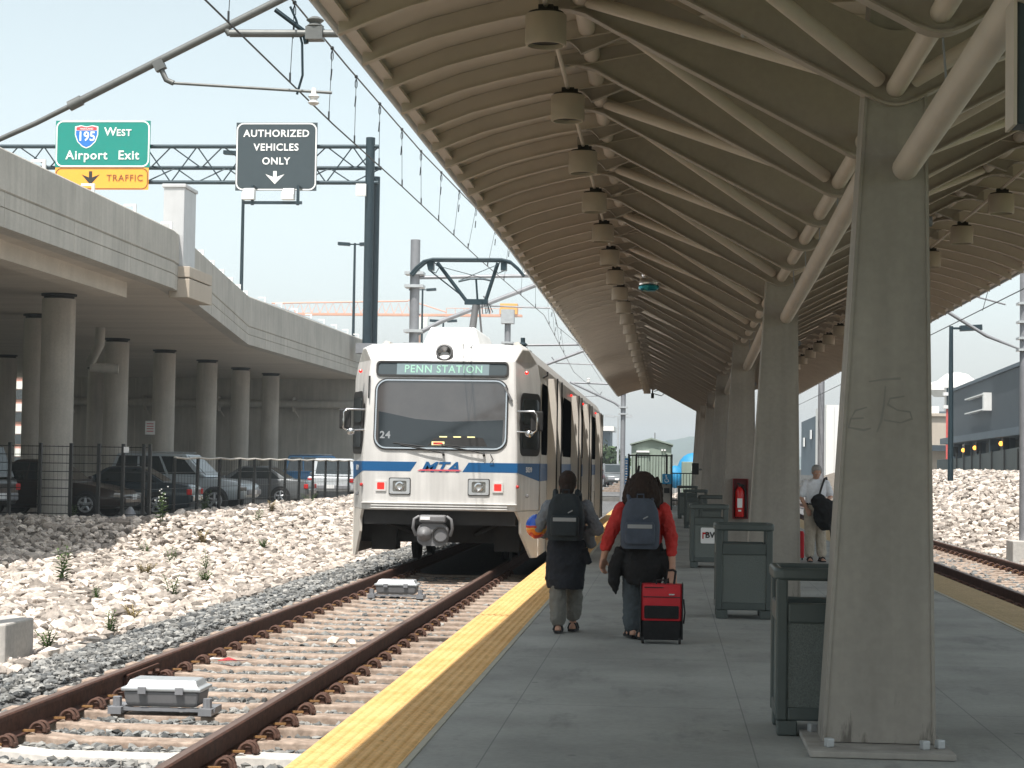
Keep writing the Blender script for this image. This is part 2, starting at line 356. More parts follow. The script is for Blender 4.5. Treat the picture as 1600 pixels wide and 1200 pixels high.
def copy_tree(o, parent=None):
    c = o.copy(); COL.objects.link(c)
    if parent is not None:
        inv = o.matrix_parent_inverse.copy(); c.parent = parent; c.matrix_parent_inverse = inv
    for ch in [q for q in KIDS(o)]: copy_tree(ch, c)
    return c
def KIDS(o): return list(o.children)
def place(proto, loc, rz=0.0, label=None):
    c = copy_tree(proto); c.location = loc; c.rotation_euler = (0, 0, rz)
    if label: c['label'] = label
    return c
def text(name, body, size, loc, material, parent, rot=(math.pi / 2, 0, 0), bold=.012, ext=.004, align='CENTER', sx=1.0, space=1.0, shear=0.0):
    cu = bpy.data.curves.new(name, 'FONT'); cu.body = body; cu.size = size; cu.align_x = align; cu.align_y = 'CENTER'
    cu.extrude = ext; cu.offset = bold * size; cu.space_character = space; cu.resolution_u = 3; cu.shear = shear
    tmp = bpy.data.objects.new('tmp_text', cu); me = bpy.data.meshes.new_from_object(tmp); bpy.data.objects.remove(tmp)
    me.materials.clear(); me.materials.append(M[material]); o = bpy.data.objects.new(name, me); COL.objects.link(o)
    o.location = loc; o.rotation_euler = rot; o.scale = (sx, 1, 1)
    if parent is not None:
        o.parent = parent; o.matrix_parent_inverse = wmat(parent).inverted()
    return o
def lerp(a, b, t): return a + (b - a) * t
# ================================================================== ground
def sm(t): t = min(max(t, 0.0), 1.0); return t * t * (3 - 2 * t)
def ground_z(x, y):
    if x <= -1.9:
        if -5.05 < x < -2.1: return -.350
        if x > -5.6: return -.30
        if x < -12.3 and y > 42.5:
            di = min(-12.3 - x, y - 42.5); return lerp(.15, -.10, min(di / .7, 1.0))
        base = lerp(-.30, -.43, sm((-5.6 - x) / .6))
        d = math.hypot(max(0, x + 12.3), max(0, 42.5 - y))
        return base + .58 * sm(1 - d / 4.4)
    if x >= 4.1:
        if 4.4 < x < 6.95: return -.35
        if x < 7.0: return -.30
        if x < 7.5: return lerp(-.30, -.40, (x - 7.0) / .5)
        return -.40 + 1.85 * sm((x - 7.5) / 6.0) ** .9
    return -.30
def grid(name, xs, ys, material, kind='structure', dz=0.0):
    m = MB(); nx = len(xs); vs = [(x, y, ground_z(x, y) + dz) for y in ys for x in xs]
    fs = [(j * nx + i, j * nx + i + 1, (j + 1) * nx + i + 1, (j + 1) * nx + i) for j in range(len(ys) - 1) for i in range(nx - 1)]
    m.add(vs, fs); return m.build(name, material, smooth=60, kind=kind)
def arange(a, b, d): n = max(1, int(round((b - a) / d))); return [a + (b - a) * i / n for i in range(n + 1)]
MB().add([(-3000, -50, -.75), (3000, -50, -.75), (3000, 5000, -.75), (-3000, 5000, -.75)], [(0, 1, 2, 3)]).build('ground', 'grass_ground', kind='structure')
ysA = arange(3, 50, .5) + arange(50, 130, 1.0)[1:]
grid('track_bed', arange(-6.25, -1.9, .3), arange(3, 160, 1.5), 'ballast_ground')
grid('right_track_bed', arange(4.1, 7.4, .3), arange(3, 160, 1.5), 'ballast_ground')
grid('rock_slope_ground', arange(-16, -6.25, .3), ysA, 'soil')
grid('right_slope_ground', arange(7.4, 14.5, .35), arange(18, 140, 1.0), 'soil')
MB().box(-60, -13.0, 43.2, 160, -.4, -.092).build('parking_lot', 'asphalt', kind='structure')
MB().box(-60, -15.98, 10, 43.1, -.5, -.11).build('side_lot', 'asphalt', kind='structure')
MB().box(13.2, 70, 30, 300, -.6, 1.40).build('station_forecourt', 'asphalt', kind='structure')
MB().box(-1.9, 4.1, 76.2, 90, -.6, -.12).build('path', 'concrete_platform', kind='structure')
MB().box(-40, 13, 100, 400, -.6, -.14).build('far_lot', 'asphalt', kind='structure')
# ------------------------------------------------------------------ loose stone (one object per uncountable mass)
ICO_V = []; gr = (1 + 5 ** .5) / 2
for a in (-1, 1):
    for b in (-gr, gr): ICO_V += [(a, b, 0), (0, a, b), (b, 0, a)]
ICO_V = np.array(ICO_V, float); ICO_V /= np.linalg.norm(ICO_V[0])
def hull_faces(V):
    F = []; n = len(V)
    d = np.linalg.norm(V[:, None] - V[None], axis=2); e = np.sort(np.unique(np.round(d, 4)))[1]
    for i in range(n):
        for j in range(i + 1, n):
            if abs(d[i, j] - e) > .01: continue
            for k in range(j + 1, n):
                if abs(d[i, k] - e) < .01 and abs(d[j, k] - e) < .01:
                    nn = np.cross(V[j] - V[i], V[k] - V[i]); F.append((i, j, k) if nn @ V[i] > 0 else (i, k, j))
    return np.array(F)
ICO_F = hull_faces(ICO_V)
def stone_field(name, pts, sizes, material, flat=.62, jit=.26):
    pts = np.array(pts); n = len(pts); sizes = np.array(sizes)
    V = np.repeat(ICO_V[None], n, 0) * (1 + RNG.uniform(-jit, jit, (n, 12, 1)))
    # chop: pull some vertices onto flat planes so that stones look quarried
    for c in range(3):
        dirs = RNG.normal(size=(n, 3)); dirs /= np.linalg.norm(dirs, axis=1)[:, None]
        dist = RNG.uniform(.45, .8, (n, 1)); dot = np.einsum('nvk,nk->nv', V, dirs)
        over = np.maximum(dot - dist, 0); V -= over[..., None] * dirs[:, None, :]
    V *= np.stack([RNG.uniform(.75, 1.35, n), RNG.uniform(.6, 1.0, n), RNG.uniform(flat * .7, flat * 1.25, n)], 1)[:, None, :]
    ang = RNG.uniform(0, 2 * math.pi, n); tx = RNG.uniform(-.7, .7, n)
    ca, sa = np.cos(ang), np.sin(ang); cx, sx = np.cos(tx), np.sin(tx)
    y = V[..., 1] * cx[:, None] - V[..., 2] * sx[:, None]; z = V[..., 1] * sx[:, None] + V[..., 2] * cx[:, None]; x = V[..., 0]
    V = np.stack([x * ca[:, None] - y * sa[:, None], x * sa[:, None] + y * ca[:, None], z], -1) * sizes[:, None, None] + pts[:, None, :]
    F = (ICO_F[None] + (np.arange(n) * 12)[:, None, None]).reshape(-1)
    me = bpy.data.meshes.new(name); me.vertices.add(n * 12); me.vertices.foreach_set('co', V.reshape(-1))
    nf = n * len(ICO_F); me.loops.add(nf * 3); me.loops.foreach_set('vertex_index', F.astype(np.int32))
    me.polygons.add(nf); me.polygons.foreach_set('loop_start', np.arange(0, nf * 3, 3, dtype=np.int32))
    try: me.polygons.foreach_set('loop_total', np.full(nf, 3, dtype=np.int32))
    except Exception: pass
    me.update(calc_edges=True); me.validate(); me.polygons.foreach_set('use_smooth', np.zeros(nf, dtype=bool))
    me.materials.append(M[material]); o = bpy.data.objects.new(name, me); COL.objects.link(o); return tag(o, kind='stuff')
def scatter(x0, x1, y0, y1, dens, ok, size, lift):
    n = int((x1 - x0) * (y1 - y0) * dens); X = RNG.uniform(x0, x1, n); Y = RNG.uniform(y0, y1, n); P = []; S = []
    for x, y in zip(X, Y):
        if not ok(x, y): continue
        s_ = size(x, y) * min(1.65, float(np.exp(RNG.normal(0, .40)))); P.append((x, y, ground_z(x, y) + lift * s_ + RNG.uniform(0, .5) * s_)); S.append(s_)
    return P, S
infr = lambda x, y: -0.375 * y - .6 < x < .21 * y + 1
def rock_ok(x, y): return infr(x, y) and (x + 5.95 + .18 * math.sin(y * .7) + .12 * math.sin(y * 1.9)) < 0 and not (x < -12.75 and y > 43)
P, S = scatter(-16, -5.7, 15, 46, 92, rock_ok, lambda x, y: .073, .15)
P2, S2 = scatter(-13.2, -5.7, 46, 100, 48, rock_ok, lambda x, y: .09, .15)
P3, S3 = scatter(-15, -6.3, 17, 60, 1.1, rock_ok, lambda x, y: .15, -.15)
tag(stone_field('riprap_rocks', P + P2 + P3, S + S2 + S3, 'rock'), 'pale broken riprap rock sloping between the left track and car park', 'rocks')
P, S = scatter(7.25, 14.4, 24, 95, 42, lambda x, y: infr(x, y) and x + .15 * math.sin(y) > 7.45, lambda x, y: .105, .15)
tag(stone_field('right_riprap_rocks', P, S, 'rock'), 'pale broken rock bank beyond the right hand track', 'rocks')
def bal_ok(x, y): return infr(x, y) and not (abs(x + 4.375) < .09 or abs(x + 2.785) < .09)
def bal_lift(P, S):  # keep sleeper tops mostly clear: stones sit low where a sleeper lies
    out = []; so = []
    for p, s_ in zip(P, S):
        if -5.0 < p[0] < -2.12:
            k = (p[1] - 9.24) / .634; fr = abs(k - round(k)) * .634
            if fr < .135 and RNG.uniform() > .035: continue
        out.append(p); so.append(s_)
    return out, so
P, S = bal_lift(*scatter(-6.1, -2.0, 8, 20, 560, bal_ok, lambda x, y: .027, .15))
P2, S2 = bal_lift(*scatter(-6.1, -2.0, 20, 31, 340, bal_ok, lambda x, y: .032, .15))
P3, S3 = scatter(-6.1, -5.0, 31, 44, 190, bal_ok, lambda x, y: .042, .1)
tag(stone_field('track_ballast', P + P2 + P3, S + S2 + S3, 'ballast_stone', jit=.3), 'grey crushed stone ballast around the left track', 'ballast')
P, S = scatter(4.2, 7.3, 20, 60, 85, infr, lambda x, y: .04, .1)
tag(stone_field('right_track_ballast', P, S, 'ballast_stone', jit=.3), 'grey crushed stone ballast around the right track', 'ballast')
# a few pale rocks that strayed between the rails
P = [(-3.75, 19.0, -.24), (-3.42, 18.95, -.24), (-3.2, 18.9, -.25), (-4.95, 11.1, -.26), (-5.2, 11.6, -.26)]
stone_field('stray_rocks', P, [.10, .085, .07, .12, .09], 'rock')
tag(bpy.data.objects['stray_rocks'], 'few pale rocks strayed onto the ballast of the left track', 'rocks')
# ================================================================== tracks
def rail_prof(cx, zb): # I-shape: base at zb, head top at zb+.17
    w_, h = [(-.07, 0), (.07, 0), (.07, .012), (.012, .032), (.012, .125), (.037, .138), (.037, .162), (.030, .170), (-.030, .170), (-.037, .162), (-.037, .138), (-.012, .125), (-.012, .032), (-.07, .012)], 0
    return [(cx + a, zb + b) for a, b in w_]
def make_rail(cx, y0, y1, label, lit=True):
    root = thing('rail', (cx, y0, -.28), label, 'rail', 'rails of the two tracks')
    MB().loft([[(x, y, z) for x, z in rail_prof(cx, -.28)] for y in (y0, y1)]).build('rail_body', 'rail_rust', root, smooth=30)
    MB().box(cx - .029, cx + .026, y0 + .01, y1 - .01, -.1105, -.1075).build('running_surface', 'rail_top', root)
    return root
RL, RR = -4.375, -2.785
rl = make_rail(RL, 6, 62, 'rusty rail farther from the platform on the left track')
make_rail(RR, 6, 62, 'rusty rail nearest the yellow platform edge on the left track')
make_rail(4.94, 14, 110, 'rusty rail of the right track closest to the platform')
make_rail(6.46, 14, 110, 'rusty rail of the right track beside the rock bank')
jb = MB().box(RL + .014, RL + .045, 14.75, 15.65, -.235, -.165); jb.box(RL + .036, RL + .062, 14.75, 15.65, -.16, -.148)
jbo = jb.build('joint_bar', 'rail_rust', rl)
b = MB()
for y in (14.85, 15.05, 15.3, 15.52): b.tube([(RL + .045, y, -.2), (RL + .10, y, -.2)], .02, 6)
b.build('bolt', 'clip_rust', jbo)
# one sleeper with its clips, then copies
def make_sleeper(cx, material='sleeper'):
    root = thing('sleeper', (cx, 0, -.45), 'tan concrete sleeper across the left track, ballast on both sides', 'sleeper', 'sleepers of the left track')
    m = MB(); st = [(-1.36, -.285), (-.98, -.28), (-.62, -.28), (-.38, -.302), (.38, -.302), (.62, -.28), (.98, -.28), (1.36, -.285)]
    m.loft([[(cx + x, -.13, -.46), (cx + x, -.105, z), (cx + x, .105, z), (cx + x, .13, -.46)] for x, z in st])
    m.build('tie_beam', material, root, bevel=.012)
    for gx in (-.795, .795):
        for sd in (-1, 1):
            x0 = cx + gx + sd * .098; c = MB()
            for yo in (-.045, .035):
                c.tube([(x0 + sd * (.035 - .050 * math.cos(math.pi * k / 8)), yo + .012 * math.sin(math.pi * k / 8), -.265 + .056 * math.sin(math.pi * k / 8)) for k in range(9)], .0155, 6)
            c.tube([(x0 + sd * .09, -.045, -.262), (x0 + sd * .09, .035, -.262)], .015, 6)
            c.cbox((x0 + sd * .035, 0, -.262), .05, .05, .05)
            co = c.build('rail_clip', 'clip_rust', root, smooth=60)
            MB().cbox((x0 - sd * .012, -.085, -.252), .085, .02, .014).build('clip_insulator', 'clip_yellow', co)
    return root
sp = make_sleeper(-3.58)
ys = [9.24 + .634 * k for k in range(-2, 36)]
sp.location.y = ys[0]
for y in ys[1:]:
    c = copy_tree(sp); c.location.y = y
    if abs(y - 11.776) < .3:
        for q in c.children:
            if q.name.startswith('tie_beam'): q.data = q.data.copy(); q.data.materials[0] = M['sleeper_white']
        c['label'] = 'white painted concrete sleeper across the left track in the foreground'
spr = make_sleeper(5.70); spr['label'] = 'pale concrete sleeper under the right hand track'; spr['group'] = 'sleepers of the right track'
spr.location.y = 24
for k in range(1, 70):
    c = copy_tree(spr); c.location.y = 24 + .634 * k
# grey signal boxes between the rails
def track_box(loc, label):
    x, y, z = loc; root = thing('track_box', loc, label, 'equipment box', 'signal boxes between the rails')
    MB().loft([[(x + sx * (.27 + e), y + sy * (.15 + e), z + h) for sx, sy in ((-1, -1), (1, -1), (1, 1), (-1, 1))] for e, h in ((-.02, .03), (0, .05), (.015, .145))]).build('box_body', 'train_grey', root, bevel=.015)
    MB().loft([[(x + sx * (.30 + e), y + sy * (.175 + e), z + h) for sx, sy in ((-1, -1), (1, -1), (1, 1), (-1, 1))] for e, h in ((0, .147), (.004, .172), (-.03, .182), (-.05, .225), (-.065, .23))]).build('lid', 'galv_light', root, bevel=.008)
    for sx in (-1, 1):
        MB().box(x + sx * .14 - .03, x + sx * .14 + .03, y - .19, y - .172, z + .13, z + .18).build('latch', 'galv', root)
        f = MB().box(x + sx * .34 - .05, x + sx * .34 + .05, y - .2, y + .12, z - .02, z + .03); f.tube([(x + sx * .34, y - .12, z + .03), (x + sx * .34, y - .12, z + .1)], .035, 8); f.build('mounting_foot', 'galv', root)
    MB().box(x - .4, x + .4, y - .14, y - .1, z, z + .025).build('base_bar', 'galv', root)
    return root
track_box((-3.715, 13.7, -.27), 'larger grey metal box with pale lid between the rails, near the camera')
track_box((-3.75, 25.8, -.27), 'smaller looking grey metal box between the rails just before the train')
m = MB().box(-7.1, -6.27, 17.3, 18.1, -.6, .0)
tag(m.build('concrete_footing', 'stone_block', bevel=.02), 'square concrete footing among the rocks at the left edge', 'footing')
# ================================================================== platform
XL, XR, PY0, PY1 = -1.955, 4.125, -40.0, 76.0
MB().box(XL + .02, XR - .02, PY0, PY1, -.62, -.003).build('platform', 'concrete_platform', kind='structure')
MB().box(XL, XL + .02, PY0, PY1, -.62, -.004).build('platform_edge_wall', 'concrete_side', kind='structure')
MB().box(XR - .02, XR, PY0, PY1, -.62, -.004).build('right_platform_edge_wall', 'concrete_side', kind='structure')
def strip(x0, x1, name, mt='tactile'):
    pts = [(x0, -.01), (x0, .004)]; n = 9; wd = (x1 - x0)
    for k in range(n):
        a = x0 + wd * (k + .18) / n; b_ = x0 + wd * (k + .5) / n; c_ = x0 + wd * (k + .82) / n
        pts += [(a, .004), (lerp(a, b_, .4), .0105), (b_, .012), (lerp(c_, b_, .4), .0105), (c_, .004)]
    pts += [(x1, .004), (x1, -.01)]
    m = MB()
    for k in range(64):
        ya = PY0 + (PY1 - PY0) * k / 64; yb = PY0 + (PY1 - PY0) * (k + 1) / 64 - .006
        m.loft([[(x, y, z) for x, z in pts] for y in (ya, yb)])
    m.build(name, mt, smooth=35, kind='structure')
strip(XL - .015, XL + .56, 'tactile_strip'); strip(XR - .56, XR + .015, 'right_tactile_strip', 'tactile_dull')
for x0, x1, n_ in ((XL + .563, XL + .60, 'tactile_border'), (XR - .60, XR - .563, 'right_tactile_border')):
    MB().box(x0, x1, PY0, PY1, -.01, .004).build(n_, 'tactile_border', kind='structure')
# ================================================================== canopy
CXm = 1.285; BAY = 10.8
canopy = thing('platform_canopy', (CXm, 10.8, 0), 'long beige steel canopy with curved ribs roofing the platform', 'canopy')
Lrib = [(-2.05, 4.345), (-1.99, 4.37), (-1.80, 4.452), (-1.617, 4.524), (-1.35, 4.60), (-1.088, 4.665), (-.85, 4.705), (-.6, 4.745), (-.3, 4.80), (.2, 4.89), (.75, 4.96), (1.285, 4.985)]
Rh, Lh = 4.9 - CXm, CXm + 2.08
Rrib = [(CXm + (CXm - x) * (Rh / Lh if x < -1 else lerp(1, Rh / Lh, (CXm - x) / (CXm + 1))), z) for x, z in reversed(Lrib[:-1])]
RIB = Lrib + Rrib
def flare(x, y):
    if x > -.9: return x
    e = max(0.0, (24 - y) / 13.0) * .10; return x - e * min(1.0, (-.9 - x) / 1.1)
CY0, CY1 = -36.0, 75.2
ycan = arange(CY0, 24, 2.0) + arange(24, CY1, 6.4)[1:]
top = MB()
for dz0, dz1 in ((.135, .17),):
    rings = []
    for y in ycan:
        up = [(flare(x, y), y, z + dz1) for x, z in RIB]; lo = [(flare(x, y), y, z + dz0) for x, z in reversed(RIB)]
        rings.append(up + lo)
    top.loft(rings)
top.build('roof_sheet', 'canopy_light', canopy, smooth=40)
for side in (0, 1):
    f = MB(); g = MB(); rr = []; rt = []
    for y in ycan:
        x = flare(-2.08, y) if side == 0 else 4.93; s_ = -1 if side == 0 else 1
        rr.append([(x, y, 4.425), (x - s_ * .10, y, 4.425), (x - s_ * .10, y, 4.45), (x - s_ * .03, y, 4.46), (x - s_ * .03, y, 4.585), (x, y, 4.60)])
        rt.append((x + s_ * .02, y, 4.43))
    f.loft(rr); f.build('eave_fascia', 'canopy_light', canopy); g.tube(rt, .03, 8); g.build('eave_pipe', 'galv_light', canopy, smooth=60)
for k in range(-13, 72):
    y = 10.8 + .9 * k
    if y > CY1: break
    m = MB(); pts = [(flare(x, y), z) for x, z in RIB]
    # web
    lo = [(x, z) for x, z in pts]; hi = [(x, z + .133) for x, z in pts]
    n = len(lo); vs = []; fs = []
    for yy in (y - .012, y + .012): vs += [(x, yy, z) for x, z in lo] + [(x, yy, z) for x, z in hi]
    for i in range(n - 1):
        fs += [(i, i + 1, n + i + 1, n + i), (2 * n + i, 3 * n + i, 3 * n + i + 1, 2 * n + i + 1), (i, 2 * n + i, 2 * n + i + 1, i + 1)]
    m.add(vs, fs)
    # bottom flange
    rings = []
    for i, (x, z) in enumerate(lo): rings.append([(x, y - .035, z - .008), (x, y + .035, z - .008), (x, y + .035, z), (x, y - .035, z)])
    m.loft(rings); m.build('rib', 'canopy_light', canopy)
    m2 = MB()
    if k % 2:   # secondary: local deepening round the ridge tubes
        for sgn in (1, -1):
            m2 = MB()
            q = [(-.80, 4.72), (-.74, 4.70), (-.69, 4.655), (-.67, 4.62), (-.40, 4.73), (.1, 4.87), (.1, 4.9), (-.8, 4.78)]
            q = [(CXm + sgn * (x - CXm) * (1.06 if sgn < 0 else 1), z) for x, z in q]
            m2.add([(x, yy, z) for yy in (y - .008, y + .008) for x, z in q], [tuple(range(8)), tuple(reversed(range(8, 16)))] + [(i, 8 + i, 8 + (i + 1) % 8, (i + 1) % 8) for i in range(8)])
            m2.loft([[(x, y - .03, z - .012), (x, y + .03, z - .012), (x, y + .03, z), (x, y - .03, z)] for x, z in q[:6]])
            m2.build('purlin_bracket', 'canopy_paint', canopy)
    else:       # primary tapered rafter down to the valley tube
        lowl = [(-.92, 4.70), (-.81, 4.73), (-.70, 4.72), (-.60, 4.69), (-.53, 4.65), (-.39, 4.57), (-.31, 4.53), (1.10, 3.775), (1.17, 3.735), (1.23, 3.712), (1.285, 3.705)]
        low = lowl + [(CXm + (CXm - x) * (1.04 if x < 1 else 1), z) for x, z in reversed(lowl[:-1])]
        upp = []
        for x, z in low:
            zz = float(np.interp(x, [a for a, _ in RIB], [b for _, b in RIB])) + .10; upp.append((x, min(zz, z + .43)))
        n = len(low); vs = [(x, yy, z) for yy in (y - .019, y + .019) for x, z in low] + [(x, yy, z) for yy in (y - .019, y + .019) for x, z in upp]
        fs = []
        for i in range(n - 1): fs += [(i, i + 1, 2 * n + i + 1, 2 * n + i), (n + i + 1, n + i, 3 * n + i, 3 * n + i + 1)]
        m2.add(vs, fs)
        m2.loft([[(x, y - .055, z - .014), (x, y + .055, z - .014), (x, y + .055, z), (x, y - .055, z)] for x, z in low])
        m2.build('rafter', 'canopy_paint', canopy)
for sgn in (1, -1):
    X = CXm + sgn * (-.63 - CXm) * (1.06 if sgn < 0 else 1)
    MB().tube([(X, CY0, 4.80), (X, CY1, 4.80)], .065, 14).build('ridge_tube', 'canopy_light', canopy, smooth=60)
    xl = -.84 if sgn > 0 else 3.54
    MB().tube([(xl, CY0, 4.635), (xl, CY1 - 1, 4.635)], .018, 8).build('light_track', 'canopy_light', canopy, smooth=60)
    kk = 0; y = 10.8 + 1.8 - 3.6 * 3
    while y + 3.6 < CY1:
        for (ya, yb) in ((y + .05, y + 1.75), (y + 3.55, y + 1.85)):
            MB().tube([(X + sgn * .06, ya, 4.76), (CXm - sgn * .10, yb, 3.84)], .047, 10).build('strut', 'canopy_light', canopy, smooth=60)
        y += 3.6
for x, z, r_ in ((.52, 4.84, .016), (.62, 4.85, .016), (2.02, 4.85, .016), (2.14, 4.84, .014)):
    MB().tube([(x, CY0, z), (x, 20.3, z), (x + .05, 20.6, z), (x + .05, CY1 - .5, z)], r_, 6).build('conduit', 'galv_light', canopy)
for x, y, z in ((.57, 15.2, 4.80), (.57, 22.4, 4.80), (2.08, 17.0, 4.80), (2.08, 26.1, 4.80), (.57, 33.2, 4.8)):
    MB().cbox((x, y, z), .2, .16, .09).build('conduit_box', 'galv', canopy, bevel=.01)
MB().tube([(CXm, CY0, 3.80), (CXm, CY1, 3.80)], .056, 16).build('valley_tube', 'canopy_light', canopy, smooth=60)
SCRAWL = [[(1.135, 1.954), (1.069, 1.934), (1.044, 1.887), (1.117, 1.892)], [(1.044, 1.887), (1.031, 1.837), (1.117, 1.822), (1.159, 1.834)], [(1.239, 2.077), (1.231, 1.97), (1.216, 1.874), (1.193, 1.812)],
          [(1.144, 2.101), (1.23, 2.115), (1.325, 2.122)], [(1.348, 2.02), (1.265, 2.006), (1.253, 1.971), (1.307, 1.94), (1.379, 1.93), (1.391, 1.891), (1.326, 1.867), (1.231, 1.882)]]
def scrawl(col):
    for st in SCRAWL:
        m = MB(); n = len(st); L, Q = [], []
        for i, (x, z) in enumerate(st):
            dx, dz = st[min(i + 1, n - 1)][0] - st[max(i - 1, 0)][0], st[min(i + 1, n - 1)][1] - st[max(i - 1, 0)][1]; d = math.hypot(dx, dz); w_ = .0065 * (.6 + .5 * ((i * 7) % 3) / 2)
            L.append([(x - dz / d * w_, 10.7985, z + dx / d * w_), (x + dz / d * w_, 10.7985, z - dx / d * w_)])
        m.loft(L, caps=False, closed=False); m.build('scrawled_stroke', 'scratch', col, fix=False)
# columns
def taper(x0, x1, z): return lerp(x0[0], x0[1], z / 3.77), lerp(x1[0], x1[1], z / 3.77)
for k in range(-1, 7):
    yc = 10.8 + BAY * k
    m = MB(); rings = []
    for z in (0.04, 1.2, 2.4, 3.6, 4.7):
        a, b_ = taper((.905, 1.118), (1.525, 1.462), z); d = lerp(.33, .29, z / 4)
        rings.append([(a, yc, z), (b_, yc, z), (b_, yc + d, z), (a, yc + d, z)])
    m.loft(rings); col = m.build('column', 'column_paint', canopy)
    e = MB()
    for s_ in (0, 1):
        rings = []
        for z in (.04, 4.7):
            a, b_ = taper((.892, 1.111), (1.535, 1.467), z); d = lerp(.33, .29, z / 4)
            x0, x1 = (a, a + .018) if s_ == 0 else (b_ - .018, b_)
            rings.append([(x0, yc - .008, z), (x1, yc - .008, z), (x1, yc + d + .008, z), (x0, yc + d + .008, z)])
        e.loft(rings)
    e.build('flange_plate', 'column_paint', col)
    if k == 0: scrawl(col)
    bp = MB().box(.80, 1.60, yc - .34, yc + .52, .0, .035); bpo = bp.build('base_plate', 'concrete_side', col, bevel=.006)
    for bx, by in ((.92, -.17), (1.45, -.17), (1.54, -.12), (.87, .42), (1.5, .42)):
        MB().cbox((bx, yc + by, .06), .045, .045, .05, .4).build('anchor_nut', 'galv_light', bpo, bevel=.006)
    z0, z1 = 3.34, 3.52
    if k > -1:
        MB().tube([(1.345, yc + .01, z0), (1.25, yc - BAY + .29, z1)], .075, 18).build('tie_tube', 'canopy_light', canopy, smooth=60)
        for q in range(1, 6):
            t = q / 6; MB().tube([(lerp(1.345, 1.25, t), yc - BAY * t * .97, lerp(z0, z1, t)), (1.30, yc - BAY * t * .97, 3.72)], .006, 6).build('hanger_rod', 'galv', canopy)
    MB().tube([(1.40, yc + .16, 3.05), (1.52, yc + .16, 3.05)], .03, 8).build('conduit_box', 'galv', canopy)
# ceiling lights
def make_lamp():
    root = thing('ceiling_light', (0, 0, 0), 'round beige can light hanging under the left half of the canopy', 'ceiling light', 'can lights under the left side of the canopy')
    m = MB().lathe([(.135, .205), (.137, .20), (.137, .012), (.128, .0), (.118, .0), (.118, .05), (.02, .06)], (0, 0, 0), 28, caps=False); m.build('shade', 'lamp_paint', root, smooth=40)
    MB().lathe([(.115, .03), (.0, .032)], (0, 0, 0), 24, caps=False).build('bulb_recess', 'lamp_dark', root)
    MB().lathe([(.118, .206), (.118, .222), (.02, .226)], (0, 0, 0), 24).build('cap_ring', 'lamp_dark', root, smooth=40)
    m = MB().cbox((.0, 0, .248), .10, .07, .045).cbox((.055, .02, .245), .05, .05, .04); m.build('junction_box', 'lamp_dark', root)
    return root
lp = make_lamp(); first = True
for xl, g, lab in ((-.84, 'can lights under the left side of the canopy', 'round beige can light in the row under the left half of the canopy'), (3.54, 'can lights under the right side of the canopy', 'round beige can light in the row under the right half of the canopy')):
    for k in range(-2, 23):
        y = 12.15 + 2.7 * k
        c = lp if first else copy_tree(lp); first = False
        c.location = (xl, y, 4.365); c['label'] = lab; c['group'] = g
# foil balloon caught under the roof
bl = thing('balloon', (-.345, 30.0, 4.42), 'silver foil balloon with teal base floating under the canopy roof', 'balloon')
MB().ell((-.345, 30, 4.56), .165, .12, .10, 18, 10).ell((-.40, 30, 4.70), .07, .06, .07).ell((-.30, 30, 4.68), .06, .06, .06).build('foil_top', 'silver', bl, smooth=60)
MB().lathe([(.10, 0), (.165, .03), (.17, .08), (.14, .10)], (-.345, 30, 4.42), 20).build('foil_base', 'teal_foil', bl, smooth=60)
# hanging sign near the camera, upper right
hs = thing('hanging_sign', (1.6, 7.0, 2.95), 'dark hanging sign cabinet near the camera at the upper right', 'sign')
MB().box(1.272, 2.45, 6.95, 7.10, 2.885, 3.85).build('sign_cabinet', 'sign_grey', hs, bevel=.01)
MB().box(1.257, 1.27, 6.94, 7.11, 2.88, 3.86).build('end_trim', 'canopy_light', hs)
for x in (1.5, 2.2): MB().tube([(x, 7.02, 3.85), (x, 7.02, 4.8)], .02, 8).build('hanger', 'galv', hs)
cc = thing('security_camera', (-.68, 75.0, 4.3), 'small black camera with cable loop at the far canopy end', 'camera')
MB().cbox((-.66, 75.1, 4.42), .12, .3, .2).tube([(-.66, 75.1, 4.5), (-.66, 75.1, 4.85)], .03).build('camera_body', 'black', cc)
MB().tube([(-.6, 75.1, 4.5), (-.3, 75.1, 4.42), (-.15, 75.1, 4.55), (-.3, 75.1, 4.68), (-.6, 75.1, 4.6)], .02, 6).build('cable', 'black', cc)
